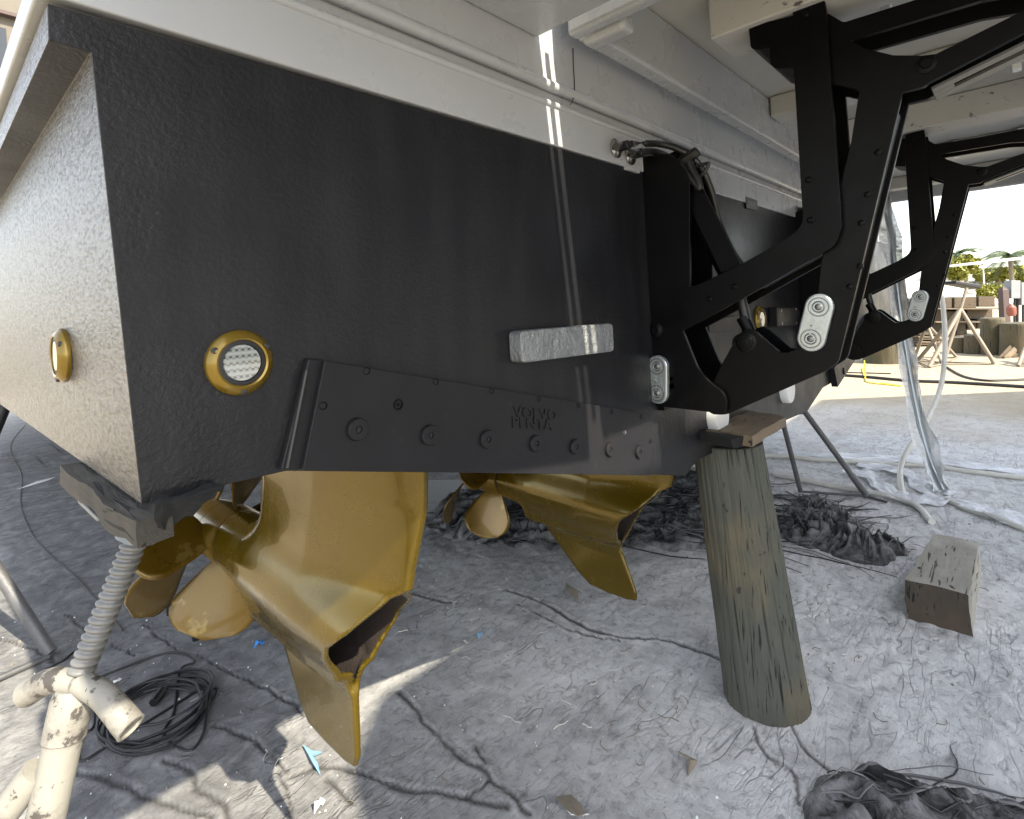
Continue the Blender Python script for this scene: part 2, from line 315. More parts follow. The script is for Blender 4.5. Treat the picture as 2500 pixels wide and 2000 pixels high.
def segdist(X, Y, pts):
    best = np.full(X.shape, 1e9)
    for (a, b), (c, d) in zip(pts[:-1], pts[1:]):
        dx, dy = c - a, d - b; L = dx * dx + dy * dy + 1e-12; t = np.clip(((X - a) * dx + (Y - b) * dy) / L, 0, 1)
        best = np.minimum(best, np.hypot(X - a - t * dx, Y - b - t * dy))
    return best
def text_obj(name, body, size, origin, right, upv, depth, mat, parent, offset=0.0, align='LEFT', spacing=1.0, sx=1.0):
    cu = bpy.data.curves.new(name, 'FONT'); cu.body = body; cu.size = size; cu.extrude = depth; cu.offset = offset; cu.align_x = align; cu.space_character = spacing; cu.resolution_u = 3
    o = bpy.data.objects.new(name, cu); COL.objects.link(o)
    dg = bpy.context.evaluated_depsgraph_get(); me = bpy.data.meshes.new_from_object(o.evaluated_get(dg)); bpy.data.objects.remove(o)
    r = Vector(right).normalized() * sx; u = Vector(upv).normalized(); nn = r.cross(u).normalized()
    me.transform(Matrix(((r.x, u.x, nn.x, origin[0]), (r.y, u.y, nn.y, origin[1]), (r.z, u.z, nn.z, origin[2]), (0, 0, 0, 1))))
    me.materials.clear()
    return link_obj(name, me, mat, parent)

# ================================================================== GROUND
def axis(lo, hi, step, far_lo, far_hi, g=1.16):
    a = list(np.arange(lo, hi + 1e-6, step)); s = step; x = hi
    while x < far_hi: s *= g; x += s; a.append(x)
    s = step; x = lo; pre = []
    while x > far_lo: s *= g; x -= s; pre.append(x)
    return np.array(pre[::-1] + a)
gx = axis(0.1, 4.6, 0.0085, -600, 900, 1.12); gy = axis(-0.1, 3.2, 0.0085, -600, 900, 1.12)
X, Y = np.meshgrid(gx, gy)
near = np.exp(-np.maximum(0, np.hypot(np.maximum(0, np.abs(X - 2.5) - 3), np.maximum(0, np.abs(Y - 2) - 3))) / 2.0)
wx = X + 0.25 * fbm(X * 1.4, Y * 1.4, 3, 5); wy = Y + 0.25 * fbm(X * 1.4 + 9, Y * 1.4, 3, 8)
rd = ridge(wx * 3.2 + wy * 1.2, wy * 6.5 - wx * 1.5, 5, 12) + .5 * ridge(wx * 9 - wy * 3, wy * 15 + wx * 6, 3, 90)
hl = fbm(X * 1.1, Y * 1.1, 4, 40) * 0.009
rough_amt = np.clip((X - 0.9) / 1.4, 0.25, 1.0)
Z = near * (hl + rough_amt * (rd - 1.6) * 0.0048 + fbm(X * 14, Y * 14, 3, 3) * 0.004)
crk = np.zeros_like(X)
def gp(pts, z=0.0): return [tuple(onZ(p, z)[:2]) for p in pts]
CR = [([(700, 1905), (790, 1868), (880, 1895), (1000, 1927), (1120, 1938), (1190, 1962), (1240, 1972)], .0085), ([(975, 1690), (1020, 1735), (1060, 1790), (1130, 1845), (1180, 1875), (1205, 1910), (1255, 1950)], .008),
      ([(1205, 1900), (1150, 1935), (1125, 1938)], .006), ([(1150, 1805), (1185, 1860)], .004), ([(1255, 1950), (1290, 1985)], .006),
      ([(175, 1890), (250, 1900), (310, 1925), (370, 1955), (470, 1985), (520, 1999)], .009), ([(400, 1860), (460, 1880), (475, 1920), (540, 1960), (565, 1999)], .008),
      ([(480, 1600), (560, 1640), (700, 1710), (735, 1750)], .006), ([(520, 1770), (600, 1800), (700, 1880)], .006), ([(680, 1880), (700, 1940), (720, 1999)], .006),
      ([(350, 1525), (400, 1560), (440, 1590)], .005), ([(800, 1900), (860, 1960)], .006), ([(1240, 1440), (1340, 1480), (1450, 1540), (1560, 1560), (1650, 1570), (1760, 1615)], .008),
      ([(1250, 1470), (1400, 1540), (1520, 1565)], .005), ([(1840, 1775), (1870, 1840), (1930, 1880), (1955, 1960)], .006), ([(1935, 1775), (1960, 1830), (2020, 1880)], .006),
      ([(0, 1560), (60, 1580), (140, 1620)], .006), ([(160, 1500), (240, 1560), (330, 1600)], .005),
      ([(900, 1400), (960, 1440), (1100, 1470)], .007), ([(1030, 1310), (1100, 1290), (1160, 1250)], .006), ([(70, 1140), (140, 1100), (175, 1040)], .012)]
for pts, wd in CR:
    wd *= .8
    pp = [tuple(v[:2]) for v in cr([Vector((a, b, 0)) for a, b in gp(pts)], 5)]
    x0, x1 = min(p[0] for p in pp) - .1, max(p[0] for p in pp) + .1; y0, y1 = min(p[1] for p in pp) - .1, max(p[1] for p in pp) + .1
    i0, i1 = np.searchsorted(gy, [y0, y1]); j0, j1 = np.searchsorted(gx, [x0, x1]); sl_ = (slice(i0, i1 + 1), slice(j0, j1 + 1))
    jx = X[sl_] + 0.014 * fbm(X[sl_] * 9, Y[sl_] * 9, 3, 77); jy = Y[sl_] + 0.014 * fbm(X[sl_] * 9 + 5, Y[sl_] * 9, 3, 78)
    d = segdist(jx, jy, pp); wv = wd * (0.7 + 0.8 * (0.5 + fbm(X[sl_] * 5, Y[sl_] * 5, 2, 60)))
    k = np.clip(1.4 - d / wv, 0, 1); crk[sl_] = np.maximum(crk[sl_], k * 0.8); Z[sl_] -= 0.004 * k; Z[sl_] += 0.003 * np.exp(-((d - wv * 2.4) / wv) ** 2)
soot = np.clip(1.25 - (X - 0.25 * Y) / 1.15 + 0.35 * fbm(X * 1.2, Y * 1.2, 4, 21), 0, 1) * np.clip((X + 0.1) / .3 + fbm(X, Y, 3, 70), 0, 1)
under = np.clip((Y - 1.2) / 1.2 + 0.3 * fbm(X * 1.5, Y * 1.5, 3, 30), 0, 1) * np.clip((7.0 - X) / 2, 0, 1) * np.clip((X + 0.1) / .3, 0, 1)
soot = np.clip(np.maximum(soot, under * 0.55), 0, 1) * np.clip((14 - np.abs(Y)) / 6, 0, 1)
ground = tag(grid_obj('ground', X, Y, Z, 'ground', attrs={'crack': crk, 'soot': soot, 'beige_tone': np.clip(np.maximum(-X * 4 - .1 + .5 * fbm(X * 3, Y * 3, 3, 55), (X - 5.5) / 2.5 + .4 * fbm(X, Y, 4, 56)), 0, 1)}), 'dusty grey boatyard ground with cracks and black paint dust', kind='structure')  # last attribute: warmer beige ground colour to port and over the far yard
def gz(x, y):
    i = np.clip(np.searchsorted(gy, y), 1, len(gy) - 1); j = np.clip(np.searchsorted(gx, x), 1, len(gx) - 1); return float(Z[i, j])
def gpt(p, dz=0.0):
    q = onZ(p, 0.0); q.z = gz(q.x, q.y) + dz; return q

# ================================================================== BOAT
boat = thing('motor_yacht', 'black-bottomed white motor yacht propped on a wooden pile, seen at its stern', 'boat', (2.9, T, 0), world=True)
HX = 0.168
# transom outline on its plane
tr_out = [(115, 8), (118, 97), (222, 128), (345, 1231), (690, 1152), (700, 1150), (1588, 1159), (1674, 1162), (1690, 1139), (1708, 1121), (1767, 1093), (1850, 1064), (1911, 1030), (1972, 1003), (2009, 947), (2048, 925), (2080, 884)]
TP = [onY(p, T) for p in tr_out]
x_far = 5.72
outline = [Vector((v.x, T, v.z)) for v in TP] + [Vector((x_far - .25, T, 1.13)), Vector((x_far, T, 1.16)), Vector((x_far + .06, T, 1.715)), Vector((1.4, T, 1.714))]
mb = MB(); k = len(outline); LY = 7.5
def hullsec(s):
    out = []
    for v in outline:
        cxh = 2.93; hw = 1 - 0.0 * s; x = v.x
        if s > 0: hw = max(0.02, 1 - s ** 2.2); x = cxh + (v.x - cxh) * hw
        out.append(Vector((x, T + (LY + 7 * s if s > 0 else 0), v.z + (0.5 * s * s if s else 0))))
    return out
secs = [hullsec(0), [Vector((v.x, T + LY, v.z)) for v in outline], hullsec(0.4), hullsec(0.7), hullsec(0.9), hullsec(1.0)]
v = [p for s in secs for p in s]
top_i = {k - 1, k - 2}
f = []; mi = []
f.append(tuple(range(k))); mi.append(0)
for s in range(len(secs) - 1):
    for i in range(k):
        j = (i + 1) % k; f.append((s * k + i, s * k + j, (s + 1) * k + j, (s + 1) * k + i)); mi.append(1 if i in (0, 1, 2, k - 3, k - 4) else 0)
f.append(tuple((len(secs) - 1) * k + i for i in range(k))[::-1]); mi.append(0)
hull = mesh_obj('hull_bottom', v, f, None, boat, mats=['black_hull', 'black_side'], midx=None)
# choose material by face direction: hull sides are glossier
for p in hull.data.polygons: p.material_index = 1 if abs(p.normal.x) > 0.8 and p.center.y > T + 0.01 else 0
b = hull.modifiers.new('bevel', 'BEVEL'); b.width = 0.003; b.segments = 2; b.limit_method = 'ANGLE'; b.angle_limit = math.radians(35)
# white upper transom and topsides
zw = 1.715; zl0 = 1.812; zl1 = 1.842; zc = 1.94
mb = MB()
zt_ = onX((48, 0), 0.10).z; XR = x_far + .05
mb.box((0.10, T - 0.004, zw), (XR, T + .016, zl0)); mb.box((0.10, T + 0.010, zl0), (XR, T + .016, zl1)); mb.box((0.10, T - 0.006, zl1), (XR, T + .016, 3.6))
mb.box((0.101, T + .017, zw), (0.40, T + LY, zt_)); mb.box((0.401, T + .018, zw), (0.66, T + LY, zt_)); mb.box((0.661, T + .018, zw), (XR, T + LY, 3.6))
mb.build('upper_transom', 'gelcoat', boat, bevel=0.006, seg=3)
# rounded lip under the recessed band + swage above
mb = MB(); mb.tube([(0.12, T - 0.002, zl0 - .004), (x_far, T - 0.002, zl0 - .004)], 0.008, 10); mb.build('lower_lip', 'gelcoat', boat, smooth=True)
mb = MB(); mb.tube([(0.12, T - 0.002, zl1 + .008), (x_far, T - 0.002, zl1 + .008)], 0.012, 12); mb.build('rub_moulding', 'gelcoat', boat, smooth=True)
mb = MB(); mb.box((1.30, T - 0.0075, 1.706), (1.372, T - 0.0005, 1.7147)); mb.build('white_tab', 'gelcoat', boat)
# seam of an access panel
sm = [onY(p, T - 0.0085) for p in [(1399, 118), (1400, 160), (1403, 215), (1399, 243), (1392, 256)]]
mb = MB(); mb.tube(cr(sm, 4), 0.0013, 6); mb.build('panel_seam', 'dark_label', boat)
# fixed stern wing to port; unseen aft lip added and shaped to cut the sun
mb = MB(); mb.box((0.10, 0.40, zc), (0.945, T - .0065, zc + .12)); mb.box((0.04, -0.20, zc), (0.945, 0.399, zc + .12)); mb.prism([(0.04, -0.25, 1.945), (0.6, -0.25, 1.94), (0.945, -0.25, 1.885), (0.945, -0.25, zc + .12), (0.04, -0.25, zc + .12)], (0, .049, 0)); mb.build('stern_wing', 'gelcoat', boat, bevel=0.008)
# bulwark above, only lights the scene from the side
mb = MB(); mb.box((1.0, T + 1.0, 3.6), (x_far, T + LY + 2, 4.6)); mb.build('superstructure', 'gelcoat', boat)

# --- movable swim platform
PX0, PX1, PYf, PYa, zr = 1.00, 5.10, 0.700, -0.28, 1.947
mb = MB(); pan_z = 2.11
mb.box((PX0, PYa, pan_z), (PX1, PYf, pan_z + 0.05))
deck = mb.build('platform_deck', 'pan', boat)
mb = MB(); mb.box((PX0, PYa, zr), (PX0 + .036, PYf, pan_z - .001)); mb.box((PX1 - .05, PYa, zr + .05), (PX1, PYf, pan_z - .001)); mb.box((PX0 + .037, PYf - .045, zr), (PX1 - .051, PYf, pan_z - .001)); mb.box((PX0 + .037, PYa, zr), (PX1 - .051, PYa + .05, pan_z - .001))
mb.build('platform_rim', 'gelcoat', boat, bevel=0.010, seg=3)
mb = MB(); mb.box((PX0 + .04, PYf - .12, zr - .012), (PX0 + .09, PYf - .01, zr + .03)); mb.build('rim_corner', 'gelcoat', boat, bevel=0.012, seg=3)
for xx in (1.40, 2.86):
    mb = MB(); mb.box((xx - .02, PYa + .08, 2.0), (xx + .14, 0.53, pan_z - .002)); mb.build('mounting_beam', 'gelcoat_chipped', boat, bevel=0.004)
for xx in (2.25, 3.75, 4.6):
    mb = MB(); mb.box((xx, PYa + .08, 2.03), (xx + .12, PYf - .05, pan_z - .002)); mb.build('platform_beam', 'pan', boat, bevel=0.006)
for p in [(2166, 80), (1926, 160), (2482, 166), (2335, 381), (2195, 408), (2494, 352)]:  # white nubs stand in for sun glare through drain holes
    q = onZ(p, 2.02); mb = MB(); mb.box((q.x - .012, q.y - .012, 2.012), (q.x + .02, q.y + .012, 2.10)); mb.build('hole_glare', 'white_plastic', boat, bevel=0.004)

mb = MB(); mb.box((.966, -.24, zr + .02), (.980, .66, zr + .05)); mb.build('streak_splitter', 'gelcoat', boat)  # added bar that splits the sun streak through the gap
# --- interceptor plate (port) with its side block
yP = T - 0.022
mb = MB()
pl = [onY(p, yP) for p in [(793, 880), (1592, 1012), (1588, 1161), (739, 1149)]]
mb.prism(pl, (0, 0.0215, 0))
plate = mb.build('interceptor_plate', 'black_plate', boat, bevel=0.0012)
blk = [onY(p, T - .012) for p in [(753, 876), (792, 878), (738, 1149), (686, 1147)]]
mb = MB(); mb.prism(blk, (0, .0118, 0)); mb.build('side_block', 'black_plate', boat, bevel=0.002)
mb = MB(); a, b_ = onY((748, 905), T - .0135), onY((701, 1143), T - .0135); mb.tube([a, b_], 0.0035, 8); mb.build('sealant_bead', 'rubber', boat, smooth=True)
bolts = [(870, 1048), (1046, 1062), (1187, 1072), (1305, 1082), (1402, 1090), (1486, 1097), (1558, 1103)]
for p in bolts:
    q = onY(p, yP); mb = MB(); mb.lathe(q, (0, -1, 0), [(-.001, .0165), (.002, .0172), (.0055, .0168), (.0072, .0155), (.0074, .006), (.0050, .0055), (.0048, .0)], 28)
    mb.build('plate_bolt', 'black_plate', plate, smooth=True)
    mb = MB(); mb.lathe(q + Vector((0, -.0052, 0)), (0, -1, 0), [(0, .0032), (.0015, .0032), (.0016, .0)], 6); mb.build('socket', 'rubber', plate)
for p in [(895, 906), (1064, 932), (1200, 955), (1315, 975), (1412, 991), (1493, 1006), (1565, 1018), (789, 991), (1588, 1078), (1525, 1056)]:
    q = onY(p, yP); mb = MB(); mb.lathe(q, (0, -1, 0), [(-.002, .0055), (.0008, .0060), (.0012, .0050), (-.0010, .0040), (-.0012, .0)], 16); mb.build('plate_screw', 'steel' if p == (1525, 1056) else 'black_lift', plate, smooth=True)
q = onY((972, 988), yP); mb = MB(); mb.lathe(q, (0, -1, 0), [(-.002, .0088), (.0015, .0092), (.0018, .0065), (-.001, .006), (-.0012, .0035), (.001, .003), (.001, 0)], 20); mb.build('drain_plug', 'black_lift', plate, smooth=True)
# lettering embossed on the plate
o1 = onY((1254, 1018), yP); u1 = (onY((1360, 1026), yP) - o1)
text_obj('lettering', 'VOLVO', 0.031, o1 + Vector((0, -.0012, 0)), u1, (0, 0, 1), 0.0016, 'black_plate', plate, 0.0007, spacing=1.05, sx=1.30)
o2 = onY((1249, 1043), yP); u2 = (onY((1358, 1050), yP) - o2)
text_obj('lettering', 'PENTA', 0.031, o2 + Vector((0, -.0012, 0)), u2, (0, 0, 1), 0.0016, 'black_plate', plate, 0.0007, spacing=1.02, sx=1.34)
# starboard interceptor
mb = MB(); sp = [onY(p, yP - .01) for p in [(2037, 900), (2127, 768), (2147, 762), (2085, 884), (2046, 945)]]
mb.prism(sp, (0, .031, 0)); pl2 = mb.build('interceptor_plate', 'black_plate', boat, bevel=0.0015)
for p in [(2060, 906), (2080, 866), (2110, 812)]:
    q = onY(p, yP - .01); mb = MB(); mb.lathe(q, (0, -1, 0), [(-.001, .02), (.006, .02), (.008, .012), (.008, 0)], 20); mb.build('plate_bolt', 'black_plate', pl2, smooth=True)

# --- underwater lights
def uw_light(c, ax, R, tilt=0):
    mb = MB(); mb.lathe(c, ax, [(-.001, R * .98), (.004, R), (.008, R * .97), (.013, R * .82), (.015, R * .75), (.014, R * .69), (.004, R * .69), (.004, 0)], 48)
    be = mb.build('light_bezel', 'gold_bezel', boat, smooth=True)
    mb = MB(); mb.lathe(c, ax, [(.0042, R * .688), (.0125, R * .68), (.013, R * .57), (.008, R * .56), (.0042, 0.001)], 40); mb.build('seal', 'rubber', be, smooth=True)
    ax = Vector(ax).normalized(); a = Vector((0, 0, 1)); u = ax.cross(a).normalized(); b = ax.cross(u)
    mb = MB(); mb.lathe(Vector(c), ax, [(.0085, R * .555), (.0115, R * .555), (.0130, R * .53), (.0133, 0)], 40); mb.build('lens', LENS, be, smooth=True)
    for an in (0.52, 2.62, 4.71):
        q = Vector(c) + (u * math.cos(an) - b * math.sin(an)) * R * .86
        mb = MB(); mb.lathe(q, ax, [(.004, R * .10), (.0125, R * .095), (.0135, R * .07), (.0120, R * .05), (.0120, 0)], 14); mb.build('bezel_screw', 'dark_label', be, smooth=True)
    return be
n = NM('light_lens'); g = n.n('ShaderNodeTexChecker'); n.link(n.map((1, 1, 1)), g.inputs[0]); g.inputs['Scale'].default_value = 260
g.inputs['Color1'].default_value = (.06, .065, .06, 1); g.inputs['Color2'].default_value = (.22, .23, .22, 1)
wv = n.n('ShaderNodeTexWave', wave_type='BANDS', bands_direction='Z'); n.link(n.co, wv.inputs[0]); wv.inputs['Scale'].default_value = 36
M['lens'] = n.out(n.mix(wv.outputs['Fac'], g.outputs[0], (.30, .32, .30)), 0.07, n.bump(g.outputs[1], 0.6, 0.003), Coat_Weight=1.0, Coat_Roughness=0.03)
LENS = 'lens'
ql = onY((583, 885), T); uw_light((ql.x, T, ql.z), (0, -1, 0), 0.043)
qs = onX((152, 868), HX - .012); uw_light((HX - .008, qs.y, qs.z), (-1, 0.0, 0), 0.043)
qc = onY((1853, 780), T); uw_light((qc.x, T, qc.z), (0, -1, 0), 0.055)

# --- zinc bar on the transom
ab = [onY(p, T - .035) for p in rnd([(1271, 808, 14), (1497, 789, 10), (1500, 858, 8), (1276, 887, 12)], 4)]
mb = MB(); mb.prism(ab, (0, .0345, 0)); zb = mb.build('zinc_bar', 'zinc', boat, bevel=0.005, seg=3)
for p in [(1354, 838), (1443, 829)]:
    q = onY(p, T - .035); mb = MB(); mb.lathe(q, (0, -1, 0), [(-.004, .010), (.0012, .0105), (.0008, .0085), (-.003, .006), (-.001, .004), (-.001, 0)], 18); mb.build('zinc_bolt', 'zinc', zb, smooth=True)

# --- round white discs, sensor box, cover plate, label, hose flanges on the transom
for p, R in (((1764, 1017), .058), ((1931, 950), .062)):
    q = onY(p, T - .03); mb = MB(); mb.lathe((q.x, T, q.z), (0, -1, 0), [(-.001, R), (.026, R), (.031, R * .94), (.032, R * .5), (.030, 0)], 40); mb.build('anode_disc', 'white_plastic', boat, smooth=True)
bx = [onY(p, T - .035) for p in [(1897, 751), (1949, 750), (1950, 793), (1899, 798)]]
mb = MB(); mb.prism(bx, (0, .0345, 0)); sb = mb.build('sensor_box', 'black_plate', boat, bevel=0.003)
for p in [(1907, 759), (1944, 755), (1909, 790), (1945, 788)]:
    q = onY(p, T - .035); mb = MB(); mb.lathe(q, (0, -1, 0), [(0, .005), (.002, .0045), (.002, 0)], 10); mb.build('box_screw', 'steel', sb)
cvp = [onY(p, T - .008) for p in [(1731, 783), (1798, 770), (1800, 806), (1732, 815)]]
mb = MB(); mb.prism(cvp, (0, .0078, 0)); mb.build('cover_plate', 'black_plate', boat, bevel=0.002)
lb = [onY(p, T - .006) for p in [(1821, 480), (1849, 489), (1849, 514), (1823, 508)]]
mb = MB(); mb.prism(lb, (0, .0018, 0)); lbo = mb.build('hull_label', 'dark_label', boat)
for r, (ya, yb) in enumerate(((.30, .38), (.44, .56), (.62, .70))):
    a, b2, c2, d2 = lb; mb = MB(); L = lambda u, t: (a * (1 - u) + b2 * u) * (1 - t) + (d2 * (1 - u) + c2 * u) * t + Vector((0, -.0004, 0))
    for s in range(5): mb.add([L(.15 + .14 * s, ya), L(.24 + .14 * s, ya), L(.24 + .14 * s, yb), L(.15 + .14 * s, yb)], [(0, 1, 2, 3)])
    mb.build('label_print', 'box_grey', lbo)
for p in [(1503, 362), (1538, 380), (1946, 516)]:
    q = onY(p, T - .006); mb = MB(); mb.lathe(q, (0, -1, 0), [(0, .026), (.004, .026), (.007, .022), (.010, .012), (.022, .011), (.0225, 0)], 28); fl = mb.build('hose_flange', 'steel', boat, smooth=True)
    mb = MB(); mb.lathe(q + Vector((0, -.010, 0)), (0, -1, 0), [(0, .0125), (.028, .0125), (.030, .009), (.040, .0085), (.040, 0)], 8); mb.build('fitting', 'rubber', fl)

# ================================================================== PLATFORM LIFT
XL = 1.42; W2 = 0.115; TH = 0.014
def side_plates(px, X, dx=(0.0, W2), th=TH, k=6, mbx=None):
    pts = [onX(p, X) for p in rnd(px, k)]; m_ = mbx or MB()
    for d in dx: m_.prism([p + Vector((d, 0, 0)) for p in pts], (th, 0, 0))
    return m_
def build_lift(off, label=None):
    O = Vector(off); made = []
    def fin(mb_, name, mat='black_lift', parent=boat, **kw):
        mb_.v = [tuple(Vector(p) + O) for p in mb_.v]; o = mb_.build(name, mat, parent, **kw); made.append(o); return o
    # mounting bracket: two cheek plates and a back plate on the transom
    br = [(1558, 384), (1640, 372, 30), (1684, 430, 20), (1684, 705), (1667, 809), (1705, 905, 20), (1738, 938, 10), (1772, 962, 25), (1775, 1012, 25), (1735, 1007), (1567, 987, 6)]
    mb = side_plates(br, XL - .02, (0.0, .15), .012)
    mb.box((XL - .008, T - .02, 1.04), (XL + .13, T + .06, 1.75))
    mb.box((XL - .02, T - .06, 1.10), (XL + .142, T - .045, 1.14))
    fin(mb, 'lift_bracket', bevel=.0015)
    # lower V arm
    va = [(2100, 205), (2206, 212), (2201, 236), (2097, 676), (2063, 815), (2046, 886, 14), (2012, 908), (1771, 1014, 22), (1735, 1012, 25), (1716, 984, 25), (1747, 920), (1760, 893), (1798, 824), (1812, 808, 10), (1830, 803, 8), (1847, 812), (1904, 861, 6), (1918, 862, 6), (1958, 848), (1996, 719), (2004, 640), (2078, 345)]
    mb = side_plates(va, XL, (0.0, .10), .014)
    w1, w2 = onX((2185, 262), XL), onX((2088, 660), XL); w3 = onX((2052, 810), XL); w4 = onX((2030, 880), XL)
    for a, b in ((w1, w2), (w2, w3), (w3, w4)):
        mb.prism([a + Vector((.014, 0, 0)), b + Vector((.014, 0, 0)), b + Vector((.014, .006, 0)), a + Vector((.014, .006, 0))], (.086, 0, 0))
    arm = fin(mb, 'lift_arm', bevel=.0015)
    for p, R in (((1747, 984), .030), ((1822, 835), .026)):
        q = onX(p, XL); mb = MB(); mb.lathe(q, (-1, 0, 0), [(-.13, R * .5), (-.002, R * .5), (-.001, R), (.004, R), (.006, R * .85), (.0065, R * .7), (.010, R * .66), (.0105, R * .45), (.015, R * .42), (.0155, R * .2), (.019, R * .18), (.019, 0)], 32)
        fin(mb, 'pivot_pin', parent=arm, smooth=True)
    for p in [(2144, 372), (2118, 475), (2103, 545), (2075, 700), (2100, 650)]:
        q = onX(p, XL); mb = MB(); mb.lathe(q, (-1, 0, 0), [(-.001, .007), (.003, .007), (.005, .004), (.005, 0)], 14); fin(mb, 'arm_bolt', parent=arm, smooth=True)
    # upper link: pivots on the bracket, elbows up to the platform
    ln = [(1936, 60), (1936, 145), (1961, 552, 30), (1905, 592), (1813, 643), (1700, 697, 20), (1640, 708), (1578, 772, 30), (1580, 826, 25), (1612, 838, 20), (1666, 809), (1825, 722), (2007, 619, 10), (2040, 600, 45), (2055, 555), (2053, 501), (2030, 217), (2017, 25), (2010, -12), (1935, 22)]
    mb = side_plates(ln, XL - .006 - TH, (0.0, .146), TH, mbx=None)
    a, b = onX((1835, 706), XL), onX((2000, 612), XL)
    mb.prism([a, b, b + Vector((0, 0, .008)), a + Vector((0, 0, .008))], (.125, 0, 0))
    link = fin(mb, 'upper_link', bevel=.0015)
    for p in [(1975, 440), (1980, 538), (1793, 700), (1733, 730), (1602, 806), (1968, 35)]:
        q = onX(p, XL - .02); R = .022 if p == (1602, 806) else .0075
        mb = MB(); mb.lathe(q, (-1, 0, 0), [(-.001, R), (.004, R), (.006, R * .6), (.008, R * .5), (.008, 0)], 20); fin(mb, 'link_bolt', parent=link, smooth=True)
    # platform carrier: arch arm, top beam, bottom flange with slot
    ca = [(2017, 30), (2059, 55, 8), (2234, 0), (2600, -125), (2600, -35), (2393, 2), (2076, 98, 6), (2110, 118), (2180, 135), (2250, 136), (2285, 132), (2500, 25), (2640, -45), (2640, 15), (2500, 80), (2268, 202), (2255, 212, 6), (2195, 227), (2140, 226), (2100, 220), (2028, 204)]
    mb = side_plates(ca, XL, (0.0, .10), .014)
    carrier = fin(mb, 'platform_carrier', bevel=.0015)
    g0, g1 = onX((2268, 204), XL), onX((2640, 17), XL); d = (g1 - g0); nrm = Vector((0, d.z, -d.y)).normalized() * .006
    if nrm.z > 0: nrm = -nrm
    def bar(t0, t1, xa, xb, nm, mat='galv_dark'):
        a, b = g0 + d * t0, g0 + d * t1; mb = MB(); mb.prism([a + Vector((xa, 0, 0)), b + Vector((xa, 0, 0)), b + Vector((xa, 0, 0)) + nrm, a + Vector((xa, 0, 0)) + nrm], (xb - xa, 0, 0)); return mb
    mb = bar(0, 1, .030, .062, ''); m2 = bar(0, 1, .092, .128, ''); m3 = bar(0, .16, .0622, .0918, '')
    mb.add(m2.v, m2.f); mb.add(m3.v, m3.f); fin(mb, 'slotted_flange', 'flange_grey', carrier, bevel=.001)
    q = onX((2262, 158), XL); mb = MB(); mb.lathe(q, (-1, 0, 0), [(-.001, .018), (.004, .018), (.006, .010), (.010, .009), (.010, 0)], 20); fin(mb, 'carrier_bolt', parent=carrier, smooth=True)
    # stepped clamp block under the beam
    st = [(1827, 64), (1936, 38), (1936, 166), (1895, 168, 10), (1881, 160, 8), (1877, 116), (1850, 122, 6), (1832, 118, 8)]
    mb = side_plates(st, XL - .02, (0.0,), .14); fin(mb, 'clamp_block', bevel=.002)
    # hydraulic ram
    a, b = onX((1640, 385), XL + .05), onX((1793, 690), XL + .05); c = onX((1826, 800), XL + .05)
    mb = MB(); dr = (b - a).normalized(); mb.tube([a, a + dr * .02, a + dr * .021, b, b + dr * .001, b + dr * .04], [.034, .034, .029, .029, .033, .033], 28)
    ram = fin(mb, 'hydraulic_ram', smooth=True)
    mb = MB(); mb.tube([b + dr * .03, c], .013, 20); fin(mb, 'ram_rod', 'rubber', ram, smooth=True)
    mb = MB(); cc = onX((1822, 835), XL + .05); mb.lathe(cc + Vector((.035, 0, 0)), (-1, 0, 0), [(0, .024), (.07, .024), (.07, 0)], 24); mb.tube([c - dr * .03, c + dr * .005, cc], [.017, .017, .016], 18); fin(mb, 'rod_eye', 'black_lift', ram, smooth=True)
    mb = MB(); mb.lathe(cc + Vector((.062, 0, 0)), (1, 0, 0), [(-.02, .017), (.03, .017), (.03, 0)], 22); fin(mb, 'bush', 'rod_steel', ram, smooth=True)
    mb = side_plates([(1640, 420, 8), (1700, 430, 8), (1812, 655), (1760, 665)], XL + .005, (0.0,), .012); fin(mb, 'ram_guard', bevel=.001)
    # small valve body with bare fittings beside the ram
    mb = MB()
    for p0, p1 in [((1640, 575), (1640, 625)), ((1655, 560), (1655, 655)), ((1648, 640), (1660, 655))]:
        mb.tube([onX(p0, XL + .04), onX(p1, XL + .04)], .004, 8)
    fin(mb, 'valve_pipe', 'steel', smooth=True)
    # anodes
    def anode(p0, p1, X, txt=True):
        c0, c1 = onX(p0, X), onX(p1, X); ax = (c1 - c0); Lh = ax.length; ax.normalize(); sd = Vector((1, 0, 0)).cross(ax); R = .030; pts = []
        for j in range(17): an = math.pi * j / 16; pts.append(c0 - ax * math.sin(an) * R + sd * math.cos(an) * R)
        for j in range(17): an = math.pi * j / 16; pts.append(c1 + ax * math.sin(an) * R - sd * math.cos(an) * R)
        mb = MB(); mb.prism([q - Vector((.018, 0, 0)) for q in pts], (.0178, 0, 0)); an_ = fin(mb, 'pill_anode', 'zinc_smooth', bevel=.004, seg=3)
        for cc_ in (c0, c1):
            mb = MB(); mb.lathe(cc_ - Vector((.018, 0, 0)), (-1, 0, 0), [(-.001, .022), (.0014, .0225), (.0014, .0205), (-.001, .019), (.0000, .014), (.001, .012), (-.001, .009), (.002, .0065), (.003, .003), (.003, 0)], 28); fin(mb, 'anode_cup', 'stand_dark' if False else 'zinc_cup', an_, smooth=True)
